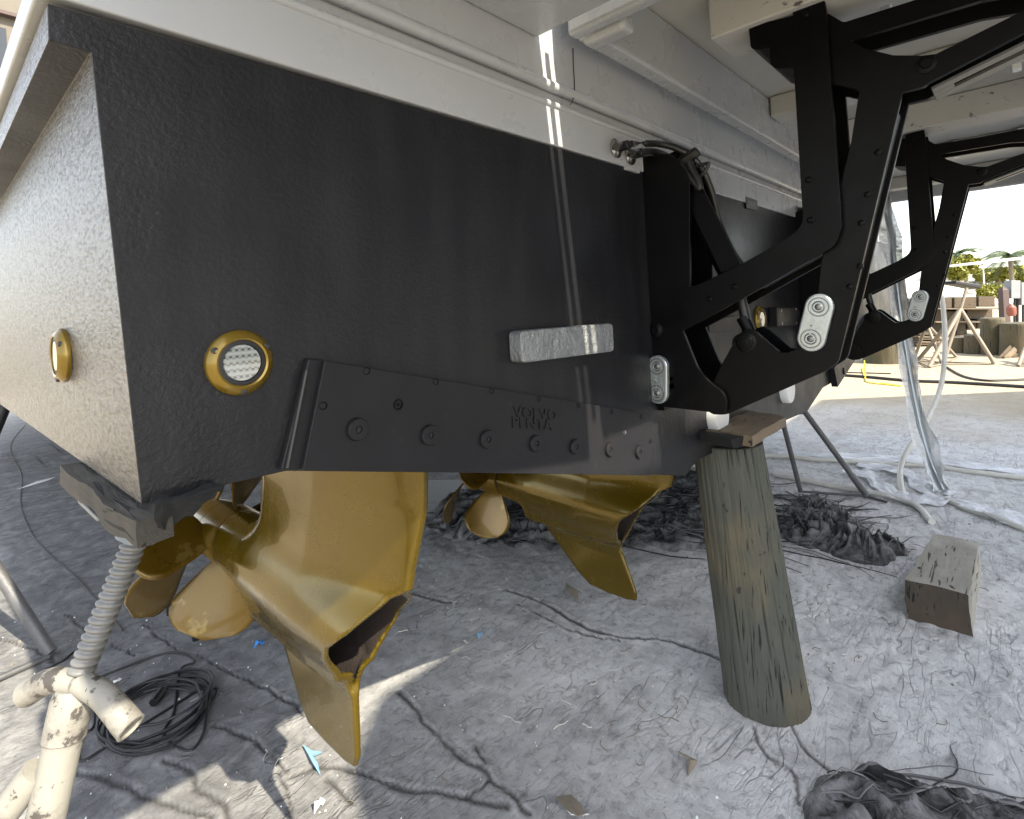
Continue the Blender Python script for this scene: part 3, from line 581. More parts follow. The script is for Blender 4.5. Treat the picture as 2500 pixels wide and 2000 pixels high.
        if txt:
            upv = sd if sd.y > 0 else -sd; org = (c0 * .12 + c1 * .88) - Vector((.0185, 0, 0)) + upv * .002
            t = text_obj('lettering', 'ZIMAR', .015, org + O, -ax, (upv if (-ax).cross(upv).x < 0 else -upv), .0005, 'zinc_smooth', an_, .0004); made.append(t)
            org2 = (c0 * .30 + c1 * .70) - Vector((.0185, 0, 0)) - upv * .014; t = text_obj('lettering', 'Z-T8', .011, org2 + O, -ax, (upv if (-ax).cross(upv).x < 0 else -upv), .0005, 'zinc_smooth', an_, .0003)
    anode((2003, 749), (1984, 826), XL); anode((1611, 893), (1611, 958), XL - .02)
simple('flange_grey', (0.07, 0.07, 0.068), 0.4, 0.2, bs=0.1); simple('zinc_cup', (0.20, 0.21, 0.21), 0.4, 0.8)
build_lift((0, 0, 0)); build_lift((1.47, -.045, -.012))
# cross shafts between the lifts
# hydraulic hoses
def hose(pts, r, name='hydraulic_hose'):
    mb = MB(); mb.tube(cr(pts, 8), r, 12); return mb.build(name, 'hose_black', boat, smooth=True)
hose([onY((1505, 358), T - .04)] + [onX(p, XL + .02 * i - .02) for i, p in enumerate([(1560, 351), (1620, 353), (1672, 372), (1700, 395), (1722, 430), (1740, 478), (1757, 545), (1785, 610), (1812, 650)])], .0095)
hose([onY((1545, 374), T - .04)] + [onX(p, XL - .01) for p in [(1590, 370), (1625, 380), (1660, 405), (1690, 440), (1708, 460), (1704, 440), (1692, 418), (1682, 395)]], .009)
hose([onX(p, XL + .02) for p in [(1690, 412), (1715, 402), (1730, 400), (1722, 418), (1708, 432), (1704, 445)]], .005)
mb = MB(); q = onX((1682, 378), XL + .02); mb.tube([q + Vector((0, .03, -.02)), q + Vector((0, -.025, .004))], [.016, .014], 6); mb.build('hose_coupling', 'rubber', boat)
hose([onX(p, 2.9) for p in [(1950, 512), (1990, 512), (2040, 520)]], .012)

# ================================================================== POD DRIVES
def poly_sd(Yg, Zg, poly):
    d = np.full(Yg.shape, 1e9); ins = np.zeros(Yg.shape, bool)
    for (a, b), (c, e) in zip(poly, poly[1:] + poly[:1]):
        dx, dy = c - a, e - b; t = np.clip(((Yg - a) * dx + (Zg - b) * dy) / (dx * dx + dy * dy), 0, 1); d = np.minimum(d, np.hypot(Yg - a - t * dx, Zg - b - t * dy))
        cond = ((b > Zg) != (e > Zg)) & (Yg < (c - a) * (Zg - b) / (e - b + 1e-12) + a); ins ^= cond
    return np.where(ins, -d, d)
def smin(a, b, k): h = np.clip(0.5 + 0.5 * (b - a) / k, 0, 1); return b * (1 - h) + a * h - k * h * (1 - h)
def surface_nets(S, lo, h):
    nx, ny, nz = S.shape; ins = S < 0
    c = np.stack([ins[i:nx - 1 + i, j:ny - 1 + j, k_:nz - 1 + k_] for i in (0, 1) for j in (0, 1) for k_ in (0, 1)], -1)
    act = c.any(-1) & ~c.all(-1); idx = -np.ones(act.shape, int); ii = np.argwhere(act); idx[act] = np.arange(len(ii))
    P = np.zeros((len(ii), 3)); cnt = np.zeros(len(ii))
    cor = [(i, j, k_) for i in (0, 1) for j in (0, 1) for k_ in (0, 1)]
    for a in range(8):
        for b in range(a + 1, 8):
            ca, cb = np.array(cor[a]), np.array(cor[b])
            if abs(ca - cb).sum() != 1: continue
            va = S[tuple((ii + ca).T)]; vb = S[tuple((ii + cb).T)]; m_ = (va < 0) != (vb < 0); t = np.where(m_, va / (va - vb + 1e-15), 0)
            P += m_[:, None] * (ca + t[:, None] * (cb - ca)); cnt += m_
    P = (P / cnt[:, None] + ii) * h + np.array(lo); F_ = []
    for ax in range(3):
        sl0 = [slice(1, -1)] * 3; sl0[ax] = slice(0, -1); sl1 = [slice(1, -1)] * 3; sl1[ax] = slice(1, None)
        a = ins[tuple(sl0)]; b = ins[tuple(sl1)]; e = np.argwhere(a != b); 
        o = np.array([1, 1, 1]); o[ax] = 0; e0 = e + o; u, w_ = [(1, 2), (2, 0), (0, 1)][ax]
        du = np.zeros(3, int); du[u] = 1; dw = np.zeros(3, int); dw[w_] = 1
        q = np.stack([idx[tuple((e0 - du - dw).T)], idx[tuple((e0 - dw).T)], idx[tuple(e0.T)], idx[tuple((e0 - du).T)]], -1)
        fl = ~a[tuple(e.T)]; q[fl] = q[fl][:, ::-1]; q = q[(q >= 0).all(1)]; F_.append(q)
    return P, np.concatenate(F_)
def build_pod(X0, h, ytop, oy=0.0, oz=0.0, name='pod_drive', sweep=0.0):
    """local x lateral, y forward, z up; traced on the plane x = X0"""
    xs = np.arange(-.135, .1351, h); ys = np.arange(.70, 1.66, h); zs = np.arange(.36, 1.26, h); gxx, gyy, gzz = np.meshgrid(xs, ys, zs, indexing='ij'); ax_ = np.abs(gxx)
    zc_ = .745 - (1.62 - gyy) * .045; R = np.interp(gyy, [.85, 1.0, 1.2, 1.45, 1.62], [.088, .090, .092, .088, .078]); tor = np.hypot(gxx, (gzz - zc_) * .93) - R
    yy, zz = np.meshgrid(ys, zs, indexing='ij')
    leg = [(.775, 1.30), (.775, 1.07), (.782, 1.0), (.828, .877), (.85, .80), (.90, .70), (1.03, .61), (1.50, .61), (1.52, .70), (1.50, .76), (1.46, .82), (1.415, .89), (1.395, .98), (1.42, 1.30)]
    sk_ = [(1.00, .68), (1.04, .60), (1.051, .554), (1.054, .466), (1.057, .42), (1.07, .395), (1.11, .388), (1.20, .388), (1.275, .394), (1.315, .43), (1.36, .50), (1.40, .56), (1.45, .62), (1.52, .68)]
    sk_ = [(a_ + sweep * max(0, min(1, (.56 - b_) / .17)), b_) for a_, b_ in sk_]
    sl_ = poly_sd(yy, zz, leg)[None]; ss = poly_sd(yy, zz, sk_)[None]
    dte = gyy - np.interp(gzz, [.80, .877, 1.0, 1.07, 1.3], [.85, .828, .782, .775, .775]); dle = np.interp(gzz, [.70, .76, .82, .89, .98, 1.3], [1.52, 1.50, 1.46, 1.415, 1.395, 1.42]) - gyy
    tl = np.minimum(.007 + .050 * np.clip(dte / .30, 0, 1) ** .8, .058 * np.sqrt(np.clip(dle / .10, 0, 1) * (2 - np.clip(dle / .10, 0, 1)) + 1e-6))
    d3 = np.maximum(ax_ - tl, sl_); ts = np.interp(gzz, [.38, .545, .575, .62, .66, .70], [.0065, .009, .016, .038, .060, .07]); ts = np.minimum(ts, .004 + np.interp(gyy, [1.0, 1.2, 1.4], [1.2, .35, .25]) * np.clip(-ss, 0, .2)); d2 = np.maximum(ax_ - ts, ss)
    body = smin(smin(np.maximum(tor, gyy - 1.62), d3, .045), d2, .028)
    gyy = gyy - sweep * np.clip((.56 - gzz) / .17, 0, 1)
    cut = np.interp(gzz, [.36, .40, .466, .554, .575, .66, .715, .76, .82, .86, 1.3], [1.03, 1.05, 1.052, 1.052, 1.06, 1.03, 1.0, .94, .88, .80, .60])
    body = np.maximum(body, (cut - gyy) * .8); body = np.maximum(body, np.where(gzz > .79, .776 - oy - gyy, -1)); wall = np.interp(gzz, [.575, .66, .72, .84], [.015, .013, .010, .010])
    inner = np.maximum(np.maximum(smin(smin(tor, d3, .045), np.maximum(ax_ - ts, 0 * ax_ - 1), .028) + wall, gyy - 1.42), np.maximum(gzz - .842, np.minimum(.572, 9) - gzz))
    full = np.maximum(body, -inner)
    full = np.maximum(full, -(np.hypot(gyy - 1.612, np.minimum(np.abs(np.hypot(gxx, gzz - .745) - .082), 1)) - .006)) if False else full
    P, Fq = surface_nets(full, (xs[0], ys[0], zs[0]), h)
    ijk = np.clip(((P[Fq].mean(1) - [xs[0], ys[0], zs[0]]) / h).round().astype(int), 0, np.array(full.shape) - 1); iv = inner[tuple(ijk.T)]; bv = body[tuple(ijk.T)]
    mi = ((np.abs(iv) < h * .9) & (bv < -h * 1.2)).astype(int)
    P = P + [X0, oy, oz]
    me = bpy.data.meshes.new(name); me.from_pydata(P.tolist(), [], Fq.tolist()); bm = bmesh.new(); bm.from_mesh(me)
    for _ in range(2): bmesh.ops.smooth_vert(bm, verts=bm.verts, factor=0.4, use_axis_x=True, use_axis_y=True, use_axis_z=True)
    bm.to_mesh(me); bm.free()
    o = link_obj(name, me, None, boat, True, ['gold', 'exhaust_black'], mi.tolist()); o.data.set_sharp_from_angle(angle=math.radians(50))
    C = Vector((X0, oy, oz))
    mb = MB(); mb.lathe(C + Vector((0, 1.615, .745)), (0, 1, 0), [(0, .074), (.002, .0765), (.008, .0765), (.010, .074), (.010, 0)], 48); mb.build('hub_gap', 'rubber', o, smooth=True)
    mb = MB(); mb.lathe(C + Vector((0, 1.625, .745)), (0, 1, 0), [(0, .079), (.05, .083), (.12, .081), (.126, .075), (.126, 0)], 48); mb.build('rear_hub', 'prop', o, smooth=True)
    mb = MB(); mb.lathe(C + Vector((0, 1.752, .745)), (0, 1, 0), [(0, .079), (.06, .077), (.11, .066), (.145, .045), (.16, .022), (.163, 0)], 48); mb.build('front_hub', 'prop', o, smooth=True)
    def blade(y0, ang, R1, pitch, hand, wm):
        nu, nv = 18, 12; V = []; base = R0 = .060
        for i in range(nu + 1):
            u = i / nu; r = R0 + (R1 - R0) * u; wdt = wm * (.42 + 1.9 * u - .3 * u * u) / 1.55 * math.sqrt(max(0, 1 - (max(0, u - .55) / .45) ** 2.3)); wdt = max(wdt, .0015)
            pa = pitch * (1.15 - .5 * u)
            for j in range(nv + 1):
                s = (j / nv - .5) * wdt; tang = s * math.cos(pa) * hand; axl = s * math.sin(pa); cup = .9 * s * s + .03 * u * u
                th = ang + tang / max(r, .1) + .10 * u * hand
                V.append((C.x - math.sin(th) * r, C.y + y0 + axl - cup * .4, C.z + .745 + math.cos(th) * r))
        Fb = [(i * (nv + 1) + j, i * (nv + 1) + j + 1, (i + 1) * (nv + 1) + j + 1, (i + 1) * (nv + 1) + j) for i in range(nu) for j in range(nv)]
        bo = mesh_obj('propeller_blade', V, Fb, 'prop', o, True); sd = bo.modifiers.new('solid', 'SOLIDIFY'); sd.thickness = .0045; sd.offset = 0
    return o, blade
pod, bl = build_pod(.60, .0045, T)
for a in (75, 165, 255, 345): bl(1.69, math.radians(a), .275, .80, -1, .235)
for a in (10, 125, 245): bl(1.84, math.radians(a), .29, .75, 1, .22)
pod2, bl2 = build_pod(1.74, .005, T, .05, -.135, 'pod_drive', -.07)
for a in (75, 165, 255, 345): bl2(1.69, math.radians(a - 5), .27, .80, -1, .21)
for a in (10, 125, 245): bl2(1.84, math.radians(a), .27, .75, 1, .20)

# ================================================================== SUPPORTS
# wooden pile
def log(name, label, base, r0, r1, ht, mat, seg=72, rings=50, lean=(0, 0), amp=.006, group=None, cat='wooden pile', seed=1, flare=0.0, ncrack=0):
    th = np.linspace(0, 2 * np.pi, seg + 1); zs = np.linspace(-0.02, ht, rings); TT, ZZ = np.meshgrid(th, zs)
    R = r0 + (r1 - r0) * (ZZ / ht) + amp * ridge(np.cos(TT) * 4 + 10, np.sin(TT) * 4 + ZZ * .6, 3, seed) * .5 + amp * .8 * fbm(np.cos(TT) * 14 + 20, np.sin(TT) * 14 + ZZ * 1.4, 3, seed + 5)
    R = R + flare * np.exp(-ZZ / .1); rc = np.random.default_rng(seed + 70); ck = np.zeros_like(R)
    for _ in range(ncrack):
        t0 = rc.uniform(0, 2 * np.pi); z0 = rc.uniform(-.05, ht); L_ = rc.uniform(.08, .5) * ht; wd = rc.uniform(.012, .030) * (.13 / r0) ; tw = t0 + .10 * np.sin(ZZ * 7 + t0 * 3) * .3 + .02 * fbm(ZZ * 9 + t0 * 50, ZZ * 0 + t0, 2, seed); da = np.abs((TT - tw + np.pi) % (2 * np.pi) - np.pi)
        e = np.clip(1 - da / wd, 0, 1) * np.clip(1 - ((ZZ - z0 - L_ / 2) / (L_ / 2)) ** 2, 0, 1); ck = np.maximum(ck, e)
    R = R - ck * r0 * .07; R[:, -1] = R[:, 0]; ck[:, -1] = ck[:, 0]
    o = grid_obj(name, R * np.cos(TT) + lean[0] * ZZ, R * np.sin(TT) + lean[1] * ZZ, ZZ, mat, attrs={'check': ck})
    bm = bmesh.new(); bm.from_mesh(o.data); bm.verts.ensure_lookup_table(); t = [bm.verts[(rings - 1) * (seg + 1) + j] for j in range(seg)]; bm.faces.new(t); bm.to_mesh(o.data); bm.free()
    o.location = base; return tag(o, label, cat, group)
pb = onZ((1872, 1702), 0.0)
pile = log('support_pile', 'thick weathered round pile standing under the black stern', (pb.x, pb.y, gz(pb.x, pb.y) - .01), .130, .112, .86, 'pile_wood', 260, 110, (.0, .10), .004, seed=3, flare=.002, ncrack=60)
# board on top of the pile
bt = [onY(p, T - .11) for p in [(1836, 1082), (1915, 1025), (1921, 1040), (1845, 1097)]]
mb = MB(); c0 = onY((1790, 1095), T - .10); 
def roughen(o, sub, amp):
    bm = bmesh.new(); bm.from_mesh(o.data); bmesh.ops.triangulate(bm, faces=bm.faces); bmesh.ops.subdivide_edges(bm, edges=bm.edges, cuts=sub, use_grid_fill=True)
    co = np.array([v.co[:] for v in bm.verts]); dx = fbm(co[:, 0] * 30 + co[:, 2] * 25, co[:, 1] * 30, 3, 9) * amp * 2; dz = fbm(co[:, 0] * 35, co[:, 1] * 35 + co[:, 2] * 30, 3, 19) * amp * 2
    for v, a, b in zip(bm.verts, dx, dz): v.co.x += a; v.co.y += b; v.co.z += (a - b) * .6
    bm.to_mesh(o.data); bm.free(); return o
def rough_block(name, corners, hgt, mat, label, cat, sub=6, amp=.006, mats=None, top=None):
    """corners: 4 ground-plan points (Vector, bottom), extruded up by hgt, subdivided and roughened"""
    mb = MB(); mb.prism(corners, (0, 0, hgt)); o = mb.build(name, mat, mats=mats)
    bm = bmesh.new(); bm.from_mesh(o.data); bmesh.ops.subdivide_edges(bm, edges=bm.edges, cuts=sub, use_grid_fill=True)
    co = np.array([v.co[:] for v in bm.verts]); dx = fbm(co[:, 0] * 9 + co[:, 2] * 7, co[:, 1] * 9, 3, 9) * amp * 2; dz = fbm(co[:, 0] * 11, co[:, 1] * 11 + co[:, 2] * 9, 3, 19) * amp * 2
    for v, a, b in zip(bm.verts, dx, dz): v.co.x += a; v.co.y += b; v.co.z += (a - b) * .6
    bm.to_mesh(o.data); bm.free(); o.data.polygons.foreach_set('use_smooth', [True] * len(o.data.polygons)); o.data.set_sharp_from_angle(angle=math.radians(35))
    return tag(o, label, cat)
bd = [onZ(p, .775) for p in [(1843, 1098), (1921, 1044), (1880, 1010), (1790, 1070)]]
bd = [Vector((1.80, T - .105, .795)), Vector((2.12, T - .155, .775)), Vector((2.20, T + .05, .775)), Vector((1.82, T + .10, .795))]
pcap = rough_block('packing_board', [onY((1838, 1090), .60), onY((1921, 1040), .60), onY((1921, 1040), .60) + Vector((.10, .22, 0)), onY((1838, 1090), .60) + Vector((.02, .24, 0))], .032, 'board_wood', 'short packing board wedged between the thick pile and the hull', 'board', 8, .004)
o = MB(); p1_, p2_ = onY((1790, 1092), .64), onY((1838, 1085), .62)
o = rough_block('charred_packer', [p1_, p2_, p2_ + Vector((.08, .2, 0)), p1_ + Vector((.02, .2, 0))], .028, 'wood_dark', 'blackened broken packer lying under the short packing board', 'board', 8, .007)
# rotten block under the port chine
ch0, ch1 = onY((352, 1250), T - .03), onY((525, 1208), T - .03)
rb = [Vector((HX - .012, T - .03, 1.110)), Vector((HX + .022, T - .03, 1.110)), Vector((HX + .022, T + .38, 1.110)), Vector((HX - .022, T + .38, 1.110))]
rblock = rough_block('rotten_block', rb, .030, 'rotten_wood', 'rotten splintered timber block under the near corner of the hull', 'timber', 16, .0035)
mb = MB(); q = [onY(p, T - .03) for p in [(378, 1234), (548, 1188), (545, 1200), (530, 1203), (520, 1222), (495, 1232), (470, 1262), (445, 1268), (400, 1296), (385, 1290)]]
mb.prism(q, (.0, .10, 0)); tag(roughen(mb.build('charred_packer', 'wood_dark'), 7, .004), 'black charred wedge of wood under the near chine above the propeller', 'wedge')
# near jack stand
jt = atD((345, 1285), .90); jn = atD((186, 1668), .85); jb = atD((112, 2000), .815); dirj = (jb - jn).normalized(); foot = jn + (jb - jn) * (jn.z / (jn.z - jb.z))
js = thing('jack_stand', 'near jack stand with paint-spattered legs and a ribbed screw under the hull corner', 'jack stand', (foot.x, foot.y, 0), world=True, group='jack stands under the yacht')
def screw_mesh(a, b, r, pitch=.0125, core=.78):
    a, b = Vector(a), Vector(b); L = (b - a).length; d = (b - a).normalized(); u = d.orthogonal().normalized(); w_ = d.cross(u); seg = 28; per = 8; nr = int(L / pitch * per); V = []
    prof = [1, 1, .98, core + .04, core, core, core + .04, .98]
    for i in range(nr + 1):
        for j in range(seg):
            an = 2 * math.pi * j / seg; hgt = i * pitch / per + pitch * j / seg; R = r * prof[i % per]; V.append(a + d * min(hgt, L + pitch) + (u * math.cos(an) + w_ * math.sin(an)) * R)
    Fs = []
    for i in range(nr):
        for j in range(seg):
            j2 = (j + 1) % seg
            if j2: Fs.append((i * seg + j, i * seg + j2, (i + 1) * seg + j2, (i + 1) * seg + j))
            elif i + per + 1 <= nr: Fs.append((i * seg + j, (i + per) * seg, (i + per + 1) * seg, (i + 1) * seg + j))
    return V, Fs
V_, F_ = screw_mesh(jn, jt, .019); mesh_obj('screw', V_, F_, 'screw_galv', js, True)
mb = MB(); dj = (jt - jn).normalized(); mb.lathe(jt - dj * .022, dj, [(0, .026), (.001, .030), (.060, .030), (.061, 0)], 28); mb.build('top_cap', 'galv', js, smooth=True)
mb = MB(); mb.box((jt.x - .07, jt.y - .07, jt.z + .045), (jt.x + .07, jt.y + .07, jt.z + .052)); mb.build('top_pad', 'galv', js, bevel=.002)
mb = MB(); mb.tube([jn - dj * .005, jn + dirj * .02, jn + dirj * .075, jn + dirj * .076, foot], [.024, .0285, .0285, .0255, .0255], 32); mb.build('tube', 'stand', js, smooth=True)
hn = MB(); tocam = (EYE - jn).normalized()
for p0, p1 in (((190, 1668), (66, 1693)), ((196, 1668), (315, 1772))):
    a = atD(p0, .845); e = atD(p1, .86 if p0[0] == 190 else .825); m_ = (a + e) / 2 + Vector((0, 0, .012)); pts = cr([a, m_, e], 6); hn.tube(pts, [.017 + .003 * (i / 12) for i in range(len(pts))], 24)
hn.build('nut_handle', 'stand', js, smooth=True)
e_ = atD((317, 1774), .824); d_ = (e_ - atD((285, 1740), .832)).normalized()
mb = MB(); mb.lathe(e_ - d_ * .001, d_, [(0, .0198), (.004, .0203), (.0045, .0168), (-.004, .0162), (-.0042, 0)], 26); mb.build('pipe_end', 'stand', js, smooth=True)
mb = MB(); mb.lathe(e_ - d_ * .0045, d_, [(0, .0160), (.0012, .0160), (.0013, 0)], 22); mb.build('pipe_hole', 'rubber', js)
for p_, d2 in (((215, 1685), .826), ((262, 1742), .815), ((128, 1662), .838)):
    q_ = atD(p_, d2); mb = MB(); mb.lathe(q_, (EYE - q_).normalized(), [(-.004, .0032), (.001, .0036), (.0012, 0)], 10); mb.build('slot', 'rubber', js)
for b_ in (((92, 1880), (-60, 2080)), ((110, 1990), (60, 2300))):
    a = atD(b_[0], .822); e = atD(b_[1], .80); e = a + (e - a) * (a.z / (a.z - e.z)); mb = MB(); mb.tube([a, e], .021, 20); mb.build('leg', 'stand', js, smooth=True)
mb = MB(); e = foot + Vector((.30, .35, 0)); mb.tube([jn + dirj * .45, Vector((foot.x + .35, foot.y + .1, .0))], .024, 20); mb.build('leg', 'stand', js, smooth=True)
# generic jack stand for the others
def make_stand(name, label, mat, ht, spread, group='jack stands under the yacht', r=.02, nleg=3, loc=(0, 0, 0), rz=0, pad=True, lean=None, padmat='stand_dark'):
    t = thing(name, label, 'jack stand', loc, group, rz=rz); L = Vector(lean or (0, 0, 0))
    top = Vector((0, 0, ht * .80)) + L; mb = MB(); mb.tube([(0, 0, ht * .45), top], r * 1.15, 14); mb.build('tube', mat, t, smooth=True)
    mb = MB(); mb.tube([top, top + Vector((0, 0, ht * .19))], r * .7, 12); mb.build('screw', 'screw_galv', t, smooth=True)
    if pad: mb = MB(); mb.box((-.10 + L.x, -.08 + L.y, ht * .985), (.10 + L.x, .08 + L.y, ht)); o = mb.build('top_pad', padmat, t, bevel=.004); o.rotation_euler = (0, 0, 0)
    feet = []
    for i in range(nleg):
        a = 2 * math.pi * i / nleg; e = Vector((math.cos(a) * spread, math.sin(a) * spread, .015)); feet.append(e)
        mb = MB(); mb.tube([Vector((0, 0, ht * .72)) + L * .8, e], r, 12); mb.build('leg', mat, t, smooth=True)
    for i in range(nleg): mb = MB(); mb.tube([feet[i], feet[(i + 1) % nleg]], r * .55, 8); mb.build('base_bar', mat, t, smooth=True)
    return t
# second stand at the far left edge: leg and base bar in view
s2 = thing('jack_stand', 'dark steel jack stand at the left edge, one sloping leg and base bar in view', 'jack stand', (.0, 3.3, 0), 'jack stands under the yacht', world=True)
fA = gpt((125, 1608), .02); tA = atD((-60, 1310), 2.35); mb = MB(); mb.tube([tA, fA], .024, 16); mb.build('leg', 'stand_dark', s2, smooth=True)
fB = onZ((-80, 1690), .02); mb = MB(); mb.tube([fB, gpt((120, 1612), .012)], .013, 10); mb.build('base_bar', 'stand_dark', s2, smooth=True)
ap = tA + (tA - fA) * .5; mb = MB(); mb.tube([tA, ap], .024, 16); mb.tube([ap, fB], .024, 16); mb.build('leg', 'stand_dark', s2, smooth=True)
mb = MB(); mb.tube([ap - Vector((0, 0, .2)), Vector((ap.x, ap.y, 1.1))], .028, 16); mb.build('tube', 'stand_dark', s2, smooth=True)
for (a, b, nm) in (((-10, 1105), (40, 985), 'far jack stand with a black leg, farthest left under the hull side'),):
    f0 = onZ((-40, 1120), 0.0); s3 = thing('jack_stand', nm, 'jack stand', (f0.x, f0.y, 0), 'jack stands under the yacht', world=True)
    dd = (f0 - EYE).dot(vd); q0, q1 = atD((-30, 1100), dd * .98), atD((28, 960), dd); mb = MB(); mb.tube([q0, q1], .05, 12); mb.build('leg', 'rubber', s3, smooth=True)
    q0, q1 = atD((-42, 1095), dd * .97), atD((8, 965), dd * .97); mb = MB(); mb.tube([q0, q1], .02, 12); mb.build('leg', 'screw_galv', s3, smooth=True)
# small stand under the starboard side
t4 = thing('jack_stand', 'thin dark two-legged stand under the far side of the stern', 'jack stand', (4.02, 1.0, 0), 'jack stands under the yacht', world=True)
fl_, fr_ = gpt((1955, 1207), .015), gpt((2117, 1215), .015); dm = (fl_ - EYE).dot(vd)
for p0, e, r_ in (((1911, 1030), fl_, .016), ((1965, 1006), fr_, .018)):
    a = atD(p0, dm * .99); mb = MB(); mb.tube([a, e], r_, 14); mb.build('leg', 'stand_dark', t4, smooth=True)
mb = MB(); mb.tube([fl_, fr_], .008, 8); mb.tube([gpt((2117, 1215), .012), gpt((2165, 1230), .012)], .008, 8); mb.build('base_bar', 'stand_dark', t4, smooth=True)
mb = MB(); mb.tube([atD((1912, 1012), dm * .99), atD((1968, 1004), dm * .99)], .016, 10); mb.build('top_bar', 'stand_dark', t4, smooth=True)
mb = MB(); mb.tube([atD((2078, 1158), dm * .99), fr_], .023, 12); mb.build('sleeve', 'galv', t4, smooth=True)

# timber block on the right
bb = [gpt(p) for p in [(2215, 1512), (2372, 1556)]]; A, B = Vector((bb[0].x, bb[0].y, -.01)), Vector((bb[1].x, bb[1].y, -.01)); dn = Vector((1.0, -.02, 0)) * .58
wb = rough_block('timber_block', [A, B, B + dn, A + dn + Vector((0, -.035, 0))], .172, 'block_wood', 'short squared timber block with a dark cut end lying on the dusty ground', 'timber block', 10, .0035, mats=['block_wood', 'block_end'])
for p in wb.data.polygons:
    if p.normal.x < -.7: p.material_index = 1
wb2 = MB(); 
# ================================================================== CABLES, HOSES, FILM
def ground_line(pts, r, name, mat, label, cat, lift=0.0, n_=8, seg=8, kind=None, group=None):
    P = []
    for q in cr([Vector((*gp([p])[0], 0)) for p in pts], n_): P.append(Vector((q.x, q.y, gz(q.x, q.y) + r * .9 + lift)))
    mb = MB(); mb.tube(P, r, seg); return tag(mb.build(name, mat, None, smooth=True), label, cat, group, kind)
# coil of black cable
cpt = []
cc = onZ((385, 1745), 0); ux = (onZ((490, 1700), 0) - cc); 
Lc = (onZ((265, 1800), 0) - onZ((505, 1690), 0)).length / 2
e1 = Vector((1, 0, 0)); e2 = Vector((0, 1, 0))
for i in range(8 * 26):
    a = 2 * math.pi * i / 26; tr_ = i // 26; R = .148 + .022 * math.sin(i * .37) + .010 * math.sin(i * .11 + 2) - .003 * tr_
    ox, oy_ = .018 * math.sin(tr_ * 2.1), .02 * math.cos(tr_ * 1.7)
    x = cc.x + ox + R * 1.10 * math.cos(a); y = cc.y + oy_ + R * 1.25 * math.sin(a); cpt.append(Vector((x, y, gz(x, y) + .006 + .0035 * tr_ + .004 * math.sin(i * .5))))
tail1 = [Vector((*gp([p])[0], .006)) for p in [(520, 1740), (470, 1835), (400, 1800), (425, 1740), (440, 1640), (475, 1620), (440, 1598), (380, 1605), (240, 1658)]]
tail0 = [Vector((*gp([p])[0], .006)) for p in [(110, 1640), (150, 1620), (195, 1600), (230, 1760), (200, 1800), (195, 1862), (250, 1835)]]
mb = MB(); mb.tube(cr(tail0, 8) + cpt + cr(tail1, 8)[4:], .0045, 8); coil = thing('extension_cord', 'black extension cord coiled on the dark ground beside the near jack stand', 'cord', (cc.x, cc.y, 0), world=True)
mb.build('cord', 'cable_black', coil, smooth=True)
q0, q1 = gpt((405, 1690), .02), gpt((375, 1728), .02); mb = MB(); mb.tube([q0, q0 * .7 + q1 * .3, q1], [.008, .017, .015], 8); mb.build('plug', 'rubber', coil, smooth=True)
ground_line([(62, 1038), (30, 1078), (28, 1110), (52, 1160), (50, 1230), (70, 1290), (110, 1345), (165, 1392), (235, 1465), (300, 1540)], .0042, 'thin_cord', 'cable_black', 'thin black cord snaking over the ground at the far left', 'cord')
ground_line([(1690, 1143), (1800, 1119), (1900, 1118), (2000, 1128), (2130, 1136), (2260, 1141), (2380, 1158), (2560, 1180)], .017, 'water_hose', 'hose_white', 'white hose on the ground running past the tall pile, the farther of the two', 'hose')
ground_line([(1890, 1165), (1960, 1178), (2060, 1196), (2150, 1212), (2230, 1236), (2275, 1281)], .018, 'water_hose', 'hose_white', 'cream hose on the ground ending beside the squared timber block', 'hose')
ground_line([(2290, 1215), (2345, 1240), (2420, 1265), (2500, 1297), (2600, 1340)], .016, 'water_hose', 'hose_white', 'pale hose in torn film leading off at the right edge', 'hose')
# hanging thin hose
hp = [atD(p, d) for p, d in [((2296, 690), 4.6), ((2306, 790), 4.5), ((2306, 870), 4.4), ((2295, 950), 4.3), ((2258, 1035), 4.1), ((2215, 1100), 3.9), ((2198, 1150), 3.75), ((2205, 1205), 3.55), ((2235, 1250), 3.35)]] + [gpt((2276, 1281), .018)]
up_ = [atD((2280, 560), 4.7) + Vector((0, 0, .2)), atD((2290, 620), 4.65)]
mb = MB(); mb.tube(cr(up_ + hp, 8), .0175, 12); tag(mb.build('hanging_hose', 'hose_white', None, smooth=True), 'slim grey-white hose hanging in a loop beside the film-wrapped pole', 'hose')
